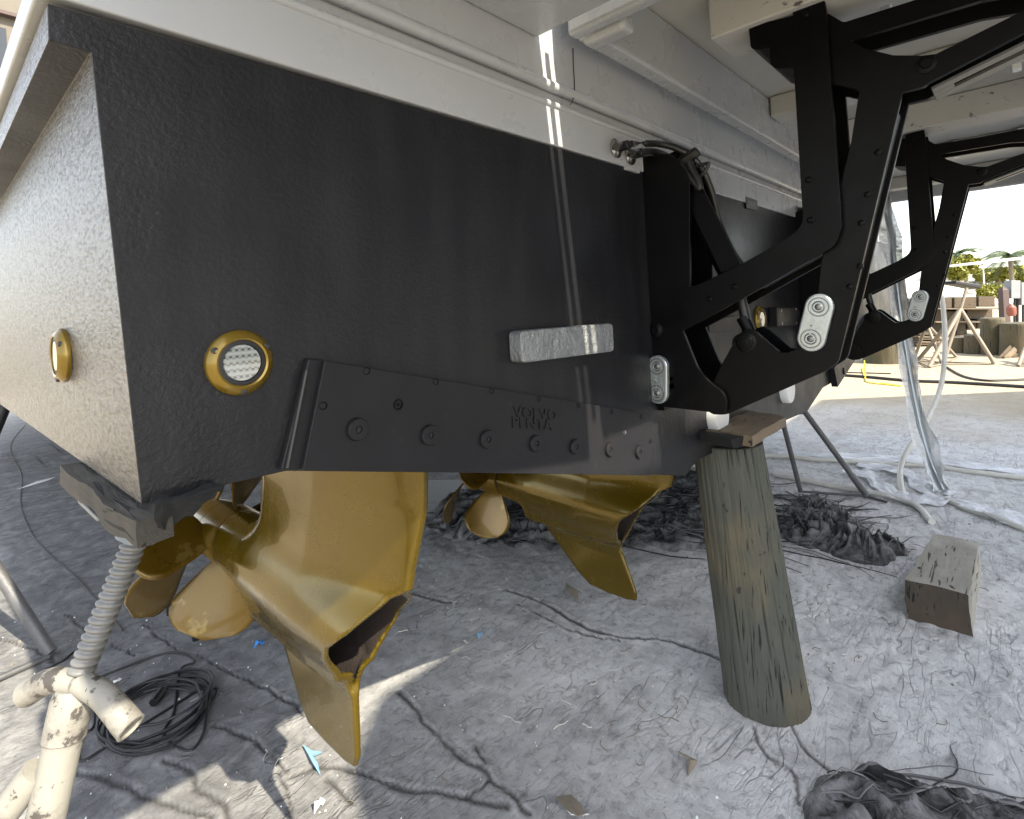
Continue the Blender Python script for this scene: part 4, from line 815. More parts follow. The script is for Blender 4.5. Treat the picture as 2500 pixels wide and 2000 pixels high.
# film-wrapped thick line
wrp = thing('wrapped_pole', 'thick silvery line wrapped in clear film hanging down to the ground', 'pole', (4.4, .4, 0), world=True)
wp = [atD((2150, 420), 4.0), atD((2172, 560), 3.95), atD((2188, 690), 3.9), atD((2210, 850), 3.85), atD((2240, 1010), 3.75), atD((2272, 1130), 3.65), gpt((2302, 1208), .03)]
mb = MB(); mb.tube(cr(wp, 8), .020, 14); mb.build('line', 'zinc_smooth', wrp, smooth=True)
def ribbon(path, wdt, amp=.01, seed=0, k=7, mat='film', updir=None):
    P = cr(path, 10); V = []; r = np.random.default_rng(seed); ph = r.uniform(0, 6, k + 1)
    for i, p in enumerate(P):
        t = (P[min(i + 1, len(P) - 1)] - P[max(i - 1, 0)]).normalized(); sd = t.cross(Vector(updir or (0, 0, 1))).normalized(); nn = sd.cross(t)
        ww = wdt * (1 + .35 * math.sin(i * .23 + seed) + .2 * math.sin(i * .61))
        for j in range(k + 1):
            s = (j / k - .5) * ww; V.append(p + sd * s + nn * amp * (math.sin(ph[j] + i * .35) + .5 * math.sin(ph[j] * 2 + i * .9)))
    Fr = [(i * (k + 1) + j, i * (k + 1) + j + 1, (i + 1) * (k + 1) + j + 1, (i + 1) * (k + 1) + j) for i in range(len(P) - 1) for j in range(k)]
    return V, Fr
V_, F_ = ribbon([p + Vector((.015, -.02, 0)) for p in wp], .10, .014, 3, updir=(-.7, .7, 0)); mesh_obj('film_wrap', V_, F_, 'film', wrp, True)
V_, F_ = ribbon([p + Vector((-.02, .02, 0)) for p in wp], .07, .012, 5, updir=(.7, .7, 0)); mesh_obj('film_wrap', V_, F_, 'film', wrp, True)
def film(pts, wdt, label, seed):
    P = [gpt(p, .02) for p in pts]; V, Fr = ribbon(P, wdt, .010, seed); o = mesh_obj('plastic_film', V, Fr, 'film', None, True); return tag(o, label, 'plastic film')
film([(2100, 1135), (2180, 1150), (2240, 1180), (2300, 1212)], .16, 'crumpled clear film lying where the wrapped line meets the ground', 1)
film([(2085, 1155), (2140, 1180), (2190, 1215), (2260, 1225), (2330, 1225)], .15, 'pointed scrap of clear film by the thin two-legged stand', 2)
film([(2250, 1215), (2340, 1232), (2430, 1262), (2560, 1300)], .13, 'long strip of torn clear film stretching to the right edge', 3)
film([(1900, 1112), (2050, 1122), (2200, 1128), (2350, 1140), (2560, 1172)], .20, 'long clear film over the farther white hose', 4)

# ================================================================== CRUMPLED SHEETS
def sheet(name, poly_px, hgt, ang, fs, label, seed, cat='plastic sheeting', step=.011, stretch=4.5, dens=1.0, strands=0, sl=1.0):
    P = [Vector((*gp([p])[0], 0)) for p in poly_px]; P = cr(P + [P[0]], 5)[:-1]; xs_ = [p.x for p in P]; ys_ = [p.y for p in P]; m = .08
    xx, yy = np.meshgrid(np.arange(min(xs_) - m, max(xs_) + m, step), np.arange(min(ys_) - m, max(ys_) + m, step))
    jx = xx + .05 * fbm(xx * 6, yy * 6, 3, seed + 50); jy = yy + .05 * fbm(xx * 6 + 3, yy * 6, 3, seed + 51)
    sd = -poly_sd(jx, jy, [(p.x, p.y) for p in P]); env = np.clip(sd / .14, 0, 1); env = env * (2 - env)
    c, s = math.cos(ang), math.sin(ang); u = xx * c + yy * s; v_ = -xx * s + yy * c; wv_ = v_ + .22 * fbm(u * 1.6, v_ * 1.6, 3, seed) + .10 * fbm(u * 5, v_ * 5, 2, seed + 9)
    r1 = 1 - np.abs(perlin(u * fs, wv_ * fs * stretch, seed + 1)) * 2.4; r2 = 1 - np.abs(perlin(u * fs * 2.3 + 7, wv_ * fs * stretch * 2.1, seed + 2)) * 2.4; r3 = fbm(u * fs * 6, wv_ * fs * 14, 3, seed + 3)
    base = .45 + .55 * (0.5 + fbm(xx * 2.5, yy * 2.5, 3, seed + 4))
    g = np.zeros_like(xx); ii = np.clip(np.searchsorted(gy, yy), 1, len(gy) - 1); jj = np.clip(np.searchsorted(gx, xx), 1, len(gx) - 1); g = Z[ii, jj]
    hh = g + env * (hgt * .35 * base + hgt * (np.clip(r1, 0, 1) ** 2 * .55 + np.clip(r2, 0, 1) ** 2 * .30 + r3 * .13)) - (1 - np.clip(sd / .02, 0, 1)) * .03
    fold = np.clip((r1 * .5 + r2 * .4 + r3 * .5 - .60 + .5 * fbm(xx * 4, yy * 4, 3, seed + 7)) * 1.6, 0, 1)
    so_ = tag(grid_obj(name, xx, yy, hh, 'sheet', attrs={'fold': fold}, mask=sd > -.01), label, cat)
    if strands:
        rs = np.random.default_rng(seed + 99); mb = MB(); x0g, y0g = xx[0, 0], yy[0, 0]; ny, nx = xx.shape
        def hz(x, y): return hh[min(ny - 1, max(0, int((y - y0g) / step)))][min(nx - 1, max(0, int((x - x0g) / step)))]
        ok = np.argwhere(sd > .01)
        for _ in range(strands):
            j, i = ok[rs.integers(len(ok))]; x, y = xx[j, i], yy[j, i]; a = ang + rs.normal() * .35; L_ = rs.uniform(.10, .55) * sl; P = []; m_ = 9; prev = 0; sag = rs.uniform(.002, .02)
            for q in range(m_ + 1):
                z = hz(x, y); z = max(z, gz(x, y)) + .003 + sag * math.sin(math.pi * q / m_) * .5; P.append(Vector((x, y, z))); a += rs.normal() * .16; x += math.cos(a) * L_ / m_; y += math.sin(a) * L_ / m_
            r0_ = rs.uniform(.0012, .0045); mb.tube(P, [r0_ * (.35 + .65 * math.sin(math.pi * (q + .5) / (m_ + 1))) for q in range(m_ + 1)], 5, int(rs.uniform() < .38))
        so2 = mesh_obj('loose_strands', mb.v, mb.f, None, so_, True, ['cable_black', 'strand_pale'], mb.mi); so2['kind'] = 'stuff'
    return so_
sheet('black_sheeting', [(1030, 1290), (1100, 1215), (1300, 1190), (1500, 1160), (1660, 1160), (1790, 1180), (1900, 1250), (1960, 1290), (1880, 1330), (1700, 1345), (1500, 1330), (1300, 1345), (1130, 1325)], .08, math.radians(-42), 1.15, 'long crumpled run of dusty black sheeting on the ground behind the pods', 5, stretch=9, strands=420, sl=1.4)
sheet('black_sheeting', [(1905, 1245), (1985, 1225), (2080, 1270), (2160, 1325), (2225, 1350), (2150, 1388), (2060, 1368), (1960, 1335), (1910, 1320)], .11, math.radians(10), 2.4, 'twisted black cloth bundle just right of the thick pile', 15, 'cloth bundle', .009, stretch=6, strands=110, sl=.7)
sheet('black_sheeting', [(1960, 1895), (2080, 1880), (2200, 1895), (2330, 1930), (2440, 1950), (2560, 1985), (2560, 2120), (2200, 2160), (2010, 2100), (1955, 1990)], .085, math.radians(-60), 2.4, 'crumpled black plastic sheet in the bottom right corner', 25, 'plastic sheeting', .007, stretch=3.5, strands=26, sl=.8)

# small litter
def scrap(p, pts, mat, name, label, cat, curl=.006, rot=0, sc=1.0):
    b = gpt(p, .004); V = []; m = len(pts)
    for i, (a, c) in enumerate(pts):
        x = a * sc * math.cos(rot) - c * sc * math.sin(rot); y = a * sc * math.sin(rot) + c * sc * math.cos(rot); V.append((x, y, curl * ((i * 7919) % 5) / 2.0))
    k = len(V); V2 = V + [(x, y, z + .0012) for x, y, z in V]; cidx = len(V2); cz = (0, 0, curl * 1.4); V2 += [cz, (0, 0, cz[2] + .0012)]
    Fs = [(i, (i + 1) % k, cidx) for i in range(k)] + [(i + k, (i + 1) % k + k, cidx + 1) for i in range(k)] + [(i, (i + 1) % k, (i + 1) % k + k, i + k) for i in range(k)]
    o = mesh_obj(name, V2, Fs, mat); o.location = b; return tag(o, label, cat)
st5 = [(-.5, 0), (-.2, .22), (.1, .12), (.45, .3), (.5, -.05), (.2, -.1), (.1, -.35), (-.15, -.2)]
scrap((633, 1580), st5, 'blue_tape', 'tape_scrap', 'small bright blue tape scrap on dark ground left of the near pod', 'tape', .012, 0, .045)
scrap((765, 1858), [(-.6, -.1), (-.2, .05), (.2, .12), (.6, .2), (.3, .0), (.15, -.25), (0, 0), (-.3, -.08)], 'tape_pale', 'tape_scrap', 'pale blue tape strip on the sunlit ground by the skeg tip', 'tape', .008, 1.2, .12)
scrap((1172, 1551), st5, 'tape_pale', 'tape_scrap', 'tiny pale blue looped tape scrap in mid floor', 'tape', .006, .5, .045)
scrap((1533, 1452), st5, 'blue_tape', 'tape_scrap', 'tiny blue tape scrap below the far skeg', 'tape', .008, 1.5, .03)
scrap((1397, 1455), [(-.5, -.1), (-.1, .25), (.5, .1), (.2, -.1), (.1, -.3)], 'dry_leaf', 'dry_leaf', 'curled grey dry leaf standing up below the far skeg', 'leaf', .02, .9, .12)
scrap((1680, 1870), [(-.6, 0), (0, -.12), (.3, .45), (.45, .42), (.25, -.4), (0, -.3)], 'dry_leaf', 'dry_leaf', 'folded brown leaf on the ground below the thick pile', 'leaf', .012, 0.4, .065)
scrap((1395, 1975), [(-.5, .1), (-.3, .4), (.2, .2), (.6, -.2), (.1, -.45), (-.3, -.2)], 'dry_leaf', 'dry_leaf', 'dark flattened leaf at the bottom edge, middle of the picture', 'leaf', .006, 2, .08)
scrap((90, 1183), [(-.6, -.08), (0, .04), (.6, .1), (.3, -.08), (-.2, -.1)], 'paper', 'paper_strip', 'white torn strip on the dark ground at far left', 'paper', .01, .3, .26)
scrap((285, 1668), st5, 'paper', 'paper_scrap', 'small white scrap beside the cord coil', 'paper', .004, .3, .035)
scrap((780, 1975), st5, 'paper', 'paper_scrap', 'small grey-white scrap at the bottom edge left of centre', 'paper', .01, .3, .04)
# gravel bits as countless litter
mb = MB(); r_ = np.random.default_rng(7)
for i in range(2600):
    u = r_.uniform(); x = r_.uniform(0.2, 4.2); y = r_.uniform(-.1, 3.6) ; s = r_.uniform(.0012, .0042) * (1 if r_.uniform() < .93 else 2.0); z = gz(x, y)
    a = r_.uniform(0, 6.28, 6); V = [(x + s * math.cos(t) * r_.uniform(.6, 1.3), y + s * math.sin(t) * r_.uniform(.6, 1.3), z - .001) for t in (0, 1.6, 3.1, 4.7)] + [(x + s * .2, y, z + s * .9)]
    mb.add(V, [(0, 1, 4), (1, 2, 4), (2, 3, 4), (3, 0, 4)], int(r_.uniform() < .55))
tag(mesh_obj('grit', mb.v, mb.f, None, mats=['paper', 'dry_leaf'], midx=mb.mi), 'scattered paint chips and grit on the yard ground', 'grit', kind='stuff')
# twigs and shreds
mb = MB()
for i in range(190):
    x = r_.uniform(0.6, 3.8); y = r_.uniform(-.05, 2.3); a = r_.uniform(0, 6.28); L = r_.uniform(.015, .07); P = []
    for k_ in range(4): xx_ = x + L * k_ / 3 * math.cos(a + .5 * math.sin(k_ + i)); yy_ = y + L * k_ / 3 * math.sin(a + .5 * math.sin(k_ + i)); P.append(Vector((xx_, yy_, gz(xx_, yy_) + .0015)))
    mb.tube(P, r_.uniform(.0006, .0018), 5, int(i % 2))
tag(mb.build('debris_threads', None, mats=['dry_leaf', 'hose_white']), 'shreds, threads and twigs strewn over the ground', 'debris', kind='stuff')
# grey plank and small pieces behind the near pod
f1 = onZ((1105, 1215), 0); mb = MB(); A = [gpt(p) for p in [(1030, 1255), (1130, 1240), (1140, 1190), (1040, 1190)]]; mb.prism([Vector((a.x, a.y, 0)) for a in A], (0, 0, .06)); tag(mb.build('grey_plank', 'box_grey', bevel=.005), 'flat grey panel on the ground between the two pods', 'panel')
for p, lb_ in (((415, 1500), 'small black clamp on the ground behind the lower propeller blade'), ((478, 1560), 'short dark pipe stub on the ground under the lower propeller blade')):
    q = gpt(p); t = thing('pipe_stub', lb_, 'pipe stub', (q.x, q.y, q.z)); mb = MB(); mb.tube([(0, 0, 0), (0, 0, .05)], .014, 12); mb.build('tube', 'rubber', t, smooth=True); mb = MB(); mb.tube([(-.035, 0, .052), (0, .0, .06), (.03, .01, .055)], .006, 8); mb.build('collar', 'rubber', t, smooth=True)

# ================================================================== BACKGROUND YARD
def far(p, d): return atD(p, d)
# mossy pile behind
q = onZ((2165, 884), 0); log('mossy_pile', 'broad mossy round pile behind the far lift arm', (q.x, q.y, 0), .36, .34, 1.42, 'far_log', 48, 30, (0, 0), .02, seed=31)
mb = MB(); tag(mb.box((q.x - .35, q.y - .3, 1.40), (q.x + .4, q.y + .3, 1.62)).build('wedge_block', 'wood_dark', bevel=.02), 'dark timber wedge on top of the broad mossy pile', 'timber')
# stored logs standing on end
for i, (pl_, pr_, pt, pb_, lb_) in enumerate([((2401), (2448), 775, 868, 'tallest cut log, standing left of the boards at the right edge'), (2453, 2530, 787, 872, 'wide cut log at the right edge behind the leaning planks'),
        (2326, 2360, 823, 864, 'short tilted log, leftmost of the standing logs'), (2359, 2400, 817, 866, 'short log between the tilted one and the tallest one')]):
    b_ = onZ(((pl_ + pr_) / 2, pb_ - 3), 0); dd = (b_ - EYE).dot(vd); wd_ = (pr_ - pl_) / F * dd; ht = (pb_ - 4 - pt) / F * dd
    log('cut_log', lb_, (b_.x, b_.y, 0), wd_ / 2, wd_ / 2 * .94, ht, 'far_log', 32, 16, (0, -.03), .015, 'cut logs standing in the yard', 'log', 40 + i)
# stacked timbers seen end on / side on
rows = [(2303, 2324, 728, 752), (2330, 2384, 725, 752), (2389, 2430, 724, 749), (2300, 2352, 760, 784), (2361, 2424, 753, 779), (2288, 2330, 788, 812), (2333, 2358, 786, 806), (2362, 2384, 782, 806), (2386, 2402, 778, 803), (2301, 2334, 812, 830), (2336, 2362, 806, 820), (2284, 2300, 756, 784)]
words = ['left end of the top row', 'middle of the top row', 'right end of the top row', 'wide one in the second row, left', 'green-grey one in the second row, right', 'third row, farthest left', 'third row, second from left', 'third row, third from left', 'third row, beside the tallest log', 'fourth row, left', 'fourth row, right', 'second row, farthest left beside the hose']
dT = 14.2
pl0 = atD((2360, 800), dT); fr = rt0.copy()
for (x0, x1, y0, y1), wd_ in zip(rows, words):
    a, b, c, d = [atD(p, dT) for p in ((x0, y1), (x1, y1), (x1, y0), (x0, y0))]; mb = MB(); mb.prism([a, b, c, d], vd * 2.2); tag(mb.build('timber', 'far_timber', bevel=.015), 'squared timber in the far stack, ' + wd_, 'timber', 'stacked timbers at the far side of the yard')
# stickers / light planks between rows
for k_, (x0, x1, yy_) in enumerate([(2285, 2440, 753.5), (2285, 2432, 786), (2280, 2400, 833)]):
    a, b = atD((x0, yy_ + 2), dT - .3), atD((x1, yy_ + 2), dT - .3); mb = MB(); mb.prism([a, b, b + Vector((0, 0, .035)), a + Vector((0, 0, .035))], vd * 2); tag(mb.build('pale_plank', 'board_wood'), ['pale plank under the top row of far timbers', 'pale plank under the second row of far timbers', 'pale plank at the foot of the far timbers'][k_], 'plank')
# slatted pallet pile
pp = thing('pallet_stack', 'untidy pile of thin boards behind the background stands', 'board pile', tuple(onZ((2260, 870), 0)), world=True); dP = 12.0
for k_ in range(9):
    yy_ = 868 - k_ * 6.3; x0, x1 = 2240 + random.uniform(-4, 6), 2300 + random.uniform(-8, 6); a, b = atD((x0, yy_), dP), atD((x1, yy_ + random.uniform(-2, 2)), dP); mb = MB(); mb.prism([a, b, b + Vector((0, 0, .03)), a + Vector((0, 0, .03))], vd * .9); mb.build('board', 'board_wood' if k_ % 2 else 'far_timber', pp)
for k_ in range(3):
    a = atD((2243 + k_ * 25, 868), dP + .1); mb = MB(); mb.prism([a, a + rt0 * .1, a + rt0 * .1 + Vector((0, 0, .50)), a + Vector((0, 0, .50))], vd * .7); mb.build('bearer', 'far_timber', pp)
# leaning planks at the right edge
for k_, (a, b) in enumerate([((2440, 876), (2520, 790)), ((2452, 876), (2530, 800)), ((2472, 874), (2545, 808)), ((2490, 893), (2520, 830))]):
    q0 = onZ(a, 0); dd = (q0 - EYE).dot(vd); q1 = atD(b, dd + .3); mb = MB(); mb.prism([q0, q1, q1 + rt0 * .10, q0 + rt0 * .10], (0, 0, .04)); tag(mb.build('leaning_plank', 'board_wood' if k_ % 2 else 'far_timber'), ['leaning plank at the right edge, leftmost', 'leaning plank at the right edge, second from the left', 'leaning plank at the right edge, third from the left', 'short steep plank at the right edge, nearest'][k_], 'plank')
# tall tripod stands in the background
def tripod(apex, feet, label, r=.03, ext=None):
    F_ = [onZ(p, .02) for p in feet]; dd = sum((f - EYE).dot(vd) for f in F_) / len(F_); A = atD(apex, dd); t = thing('jack_stand', label, 'jack stand', (A.x, A.y, 0), 'background jack stands', world=True)
    for f_ in F_: mb = MB(); mb.tube([A, f_], r, 10); mb.build('leg', 'stand_far', t, smooth=True)
    for a, b in zip(F_, F_[1:] + F_[:1]): mb = MB(); mb.tube([a, b], r * .45, 6); mb.build('base_bar', 'stand_far', t, smooth=True)
    if ext:
        B = atD(ext, dd); mb = MB(); mb.tube([A, B], r * .8, 10); mb.build('screw', 'stand_far', t, smooth=True)
        mb = MB(); q = B; mb.prism([q - rt0 * .18 + Vector((0, 0, .08)), q + rt0 * .25 + Vector((0, 0, -.03)), q + rt0 * .24 + Vector((0, 0, .04)), q - rt0 * .17 + Vector((0, 0, .13))], vd * .3); mb.build('top_pad', 'rubber', t, bevel=.01)
tripod((2345, 755), [(2239, 882), (2268, 896), (2302, 889), (2428, 888)], 'tall splayed tripod stand with a tilted black pad on top', .030, (2360, 703))
tripod((2262, 790), [(2234, 872), (2300, 888), (2336, 873)], 'shorter tripod stand crossing behind the grey hose', .026)
tripod((2502, 850), [(2486, 893), (2520, 893), (2510, 880)], 'stand foot just entering at the right edge', .026)
# electric post and meter boxes
dE = 13.0
ep = thing('power_post', 'brown post with a pointed cap beside the grey meter boxes', 'post', tuple(onZ((2462, 850), 0)), world=True)
a = atD((2453, 790), dE); b = atD((2468, 790), dE); top = atD((2461, 708), dE).z
mb = MB(); w_ = (b - a).length; cpos = (a + b) / 2; mb.prism([a * 1, b * 1, b + vd * w_, a + vd * w_], (0, 0, top - a.z)); mb.build('shaft', 'post_brown', ep)
mb = MB(); c4 = [Vector((q.x, q.y, top)) for q in (a, b, b + vd * w_, a + vd * w_)]; apx = (c4[0] + c4[2]) / 2 + Vector((0, 0, w_ * .7)); mb.add(c4 + [apx], [(0, 1, 4), (1, 2, 4), (2, 3, 4), (3, 0, 4), (0, 1, 2, 3)]); mb.build('cap', 'post_brown', ep)
bxs = thing('meter_boxes', 'pair of grey electric meter boxes on dark conduits', 'meter box', tuple(onZ((2480, 850), 0)), world=True)
for x0, x1, y0, y1 in [(2469, 2492, 685, 729), (2494, 2512, 690, 745)]:
    a, b, c, d = [atD(p, dE) for p in ((x0, y1), (x1, y1), (x1, y0), (x0, y0))]; mb = MB(); mb.prism([a, b, c, d], vd * .2); mb.build('box', 'box_grey', bxs, bevel=.01)
for x0 in (2477, 2484, 2498): a, b = atD((x0, 729), dE + .1), atD((x0, 800), dE + .1); mb = MB(); mb.tube([a, b], .025, 8); mb.build('conduit', 'rubber', bxs, smooth=True)
q = atD((2469, 755), dE - .3); mb = MB(); mb.lathe(q - Vector((0, 0, .16)), (0, 0, 1), [(0, .06), (.05, .09), (.2, .09), (.26, .04), (.28, .03), (.28, 0)], 20); tag(mb.build('red_buoy', 'red_paint', smooth=True), 'small red drum hanging by the brown post', 'drum')
# ground cables in the sun
ground_line([(2040, 918), (2120, 924), (2220, 933), (2320, 937), (2420, 943), (2560, 952)], .022, 'power_cable', 'cable_black', 'dark cable crossing the sunlit ground, the thicker nearer one', 'cable')
ground_line([(2310, 898), (2350, 920), (2400, 931), (2460, 931), (2560, 926)], .016, 'power_cable', 'cable_black', 'dark cable curving away from the grey hose over the sunlit ground', 'cable')
ground_line([(2060, 911), (2110, 912), (2175, 914)], .010, 'power_cable', 'cable_black', 'short thin cable in the sun beyond the stern', 'cable')
a = onZ((2108, 930), .02); ground_line([(2105, 900), (2112, 925), (2120, 935), (2160, 940), (2200, 944), (2150, 937)], .010, 'yellow_rope', 'yellow_rope', 'thin yellow rope lying in the sun beyond the stern', 'rope')
mb = MB(); dd = (a - EYE).dot(vd); mb.tube([atD((2110, 880), dd), atD((2113, 930), dd)], .008, 6); tag(mb.build('yellow_rope', 'yellow_rope'), 'yellow cord hanging upright beyond the stern', 'rope')

# hedge, trees, palms
def leaves(name, centers, radii, nleaf, size, mat, label, cat, trunk=None, seed=0, kind=None, group=None):
    r = np.random.default_rng(seed); V = []; Fq = []
    for c, R in zip(centers, radii):
        k_ = int(nleaf * (R[0] * R[2]) / sum(a[0] * a[2] for a in radii))
        for _ in range(k_):
            d = r.normal(size=3); d /= np.linalg.norm(d); rr = r.uniform(.35, 1.0) ** .6; p = np.array(c) + d * np.array(R) * rr * (1 + .25 * math.sin(d[0] * 7 + d[2] * 5))
            u = r.normal(size=3); u /= np.linalg.norm(u); w_ = np.cross(u, r.normal(size=3)); w_ /= np.linalg.norm(w_) + 1e-9; s = size * r.uniform(.5, 1.3); i0 = len(V)
            V += [p - u * s, p + w_ * s * .5, p + u * s, p - w_ * s * .5]; Fq.append((i0, i0 + 1, i0 + 2, i0 + 3))
    if trunk is None: return tag(mesh_obj(name, V, Fq, mat), label, cat, group, kind)
    t = thing(name, label, cat, tuple(trunk), group, world=True); mesh_obj('crown', V, Fq, mat, t)
    top = Vector(centers[0]); mb = MB(); mb.tube([trunk, trunk * .5 + top * .5 + Vector((.2, 0, 0)), top], [.22, .16, .08], 10)
    for i in range(4): mb.tube([trunk * .45 + top * .55, top + Vector((math.cos(i * 1.6) * radii[0][0] * .5, math.sin(i * 1.6) * radii[0][1] * .5, .6))], [.09, .03], 6)
    mb.build('trunk', 'trunk', t, smooth=True); return t
def palm(base, ht, fr_n, L, label, seed, mat='palm', r0=.16, up_bias=.5):
    r = np.random.default_rng(seed); t = thing('palm_tree', label, 'palm tree', tuple(base), 'palms and trees beyond the yard', world=True); top = base + Vector((.2, .1, ht)); mb = MB(); mb.tube([base, (base + top) / 2 + Vector((.1, 0, 0)), top], [r0 * 1.2, r0, r0 * .8], 10); mb.build('trunk', 'trunk', t, smooth=True)
    for i in range(fr_n):
        a = 2 * math.pi * i / fr_n + r.uniform(-.2, .2); el = r.uniform(-.1, 1.1) * up_bias * 2; P = []
        for k_ in range(11):
            s = k_ / 10; P.append(top + Vector((math.cos(a) * L * s * math.cos(el * (1 - s)), math.sin(a) * L * s * math.cos(el * (1 - s)), L * (math.sin(el) * s - .75 * s * s))))
        mb = MB(); mb.tube(P, [.03 - .002 * k_ for k_ in range(11)], 4)
        for k_ in range(1, 40):
            s = k_ / 40 * 10; i0 = int(s); fr_ = s - i0; p = P[i0] * (1 - fr_) + P[min(10, i0 + 1)] * fr_; tg = (P[min(10, i0 + 1)] - P[i0]).normalized(); sd = tg.cross(Vector((0, 0, 1))).normalized(); ll = L * .28 * (1 - abs(k_ / 40 - .4))
            for sg in (-1, 1): e = p + sd * sg * ll * .8 + tg * ll * .5 - Vector((0, 0, ll * .45)); mb.add([p - tg * .035, p + tg * .035, e], [(0, 1, 2)])
        mb.build('frond', mat, t)
    return t
dH = 40
def tree_at(x, ytop, ybot, ygr, d, label, seed, mat='leaf', wpx=60, n_=2600):
    g = atD((x, ygr), d); g.z = 0; c = atD((x, (ytop + ybot) / 2), d); R = (wpx / 2 / F * d, wpx / 2 / F * d * .8, (ybot - ytop) / 2 / F * d * .8); cs = [tuple(c)]; rs = [R]; r = np.random.default_rng(seed)
    for i in range(5): cs.append((c.x + r.uniform(-.7, .7) * R[0], c.y + r.uniform(-.7, .7) * R[1], c.z + r.uniform(-.6, .7) * R[2])); rs.append(tuple(v * .5 for v in R))
    leaves('tree', cs, rs, n_, .16 * d / 40, mat, label, 'tree', g, seed, group='palms and trees beyond the yard')
tree_at(2358, 618, 672, 712, 46, 'bright yellow-green tree beyond the yard, left of the palms', 1, wpx=64)
tree_at(2335, 640, 690, 712, 44, 'low bushy tree beside the far lift arm, beyond the yard', 2, wpx=50)
tree_at(2440, 650, 690, 712, 48, 'round yellow-green tree below the big palm', 3, wpx=60)
tree_at(2405, 655, 690, 712, 60, 'small hazy tree between the two brighter trees', 4, wpx=50)
tree_at(2500, 645, 695, 712, 52, 'yellow-green tree cut off by the right edge', 5, wpx=50)
g = atD((2474, 712), 45); palm(Vector((g.x, g.y, 0)), atD((2472, 625), 45).z, 15, 2.3, 'tall dark coconut palm near the right edge', 11)
g = atD((2345, 712), 50); palm(Vector((g.x, g.y, 0)), atD((2340, 622), 50).z, 13, 2.0, 'small coconut palm behind the bright tree', 12)
# hedge
hc = [atD((x, 712), 20) for x in range(2385, 2462, 10)]; leaves('hedge', [(c.x, c.y, c.z + r_.uniform(-.1, .1)) for c in hc], [(.35, .35, .22)] * len(hc), 5200, .05, 'leaf', 'bright green hedge behind the stacked timbers', 'hedge', seed=9)
# houses and cars beyond
def house(x0, x1, ytop, yb, d, label, roof='roof_grey', wall='wall_white', win=3):
    a, b = atD((x0, yb), d), atD((x1, yb), d); zt = atD(((x0 + x1) / 2, ytop), d).z; a.z = b.z = 0; t = thing('house', label, 'house', tuple((a + b) / 2), 'white houses beyond the yard', world=True); dp = vd * 6
    mb = MB(); mb.prism([a, b, b + dp, a + dp], (0, 0, zt * .72)); mb.build('wall', wall, t)
    ra, rb_ = a - rt0 * .4 - vd * .4, b + rt0 * .4 - vd * .4; z1 = zt * .722; mb = MB(); R1 = [ra + Vector((0, 0, z1)), rb_ + Vector((0, 0, z1)), rb_ + vd * 6.8 + Vector((0, 0, z1)), ra + vd * 6.8 + Vector((0, 0, z1))]; m0 = (a + dp * .5) + rt0 * .8 + Vector((0, 0, zt)); m1 = (b + dp * .5) - rt0 * .8 + Vector((0, 0, zt))
    mb.add(R1 + [m0, m1], [(0, 1, 5, 4), (1, 2, 5), (2, 3, 4, 5), (3, 0, 4), (0, 3, 2, 1)]); mb.build('roof', roof, t)
    for i in range(win):
        c = a + (b - a) * ((i + .5) / win); w_ = (b - a).normalized() * .6; z0 = zt * .25; mb = MB(); q = c - vd * .03; mb.prism([q - w_ + Vector((0, 0, z0)), q + w_ + Vector((0, 0, z0)), q + w_ + Vector((0, 0, zt * .55)), q - w_ + Vector((0, 0, zt * .55))], vd * .05); mb.build('window', 'glass_dark', t)
house(2365, 2422, 662, 700, 75, 'white house behind the bright tree', win=4); house(2300, 2350, 668, 700, 80, 'long white house behind the low bushy tree', win=3); house(2430, 2540, 668, 700, 78, 'wide white house behind the palm trunks', win=6)
def car(x0, x1, yb, d, label, mat, flip=1):
    a, b = atD((x0, yb), d), atD((x1, yb), d); a.z = b.z = 0; L = (b - a).length; s = L / 4.4; ex = (b - a).normalized(); t = thing('parked_car', label, 'car', tuple((a + b) / 2), 'cars parked beyond the yard', world=True)
    def P(u, z): return a + ex * (u * s) + Vector((0, 0, z * s))
    mb = MB(); mb.prism([P(0, .35), P(4.4, .35), P(4.4, .85), P(3.6, .95), P(2.9, 1.4), P(1.2, 1.42), P(.5, .95), P(0, .85)], vd * 1.7); mb.build('body', mat, t, bevel=.05)
    mb = MB(); mb.prism([P(.75, .97) - vd * .02, P(3.35, .97) - vd * .02, P(2.8, 1.33) - vd * .02, P(1.3, 1.34) - vd * .02], vd * .03); mb.build('window', 'glass_dark', t)
    for u in (.9, 3.4): mb = MB(); mb.lathe(P(u, .33) - vd * .05, vd, [(0, .33 * s), (.25, .33 * s), (.25, 0)], 16); mb.build('wheel', 'tire', t)
car(2384, 2412, 704, 60, 'white car parked in front of the white house', 'car_white'); car(2345, 2372, 705, 58, 'grey car parked left of the white car', 'car_grey'); car(2418, 2446, 704, 60, 'white car parked under the round tree', 'car_white'); car(2318, 2342, 705, 58, 'white car parked farthest left beyond the yard', 'car_white'); car(2450, 2480, 704, 60, 'dark car parked beside the palm trunk', 'car_grey')
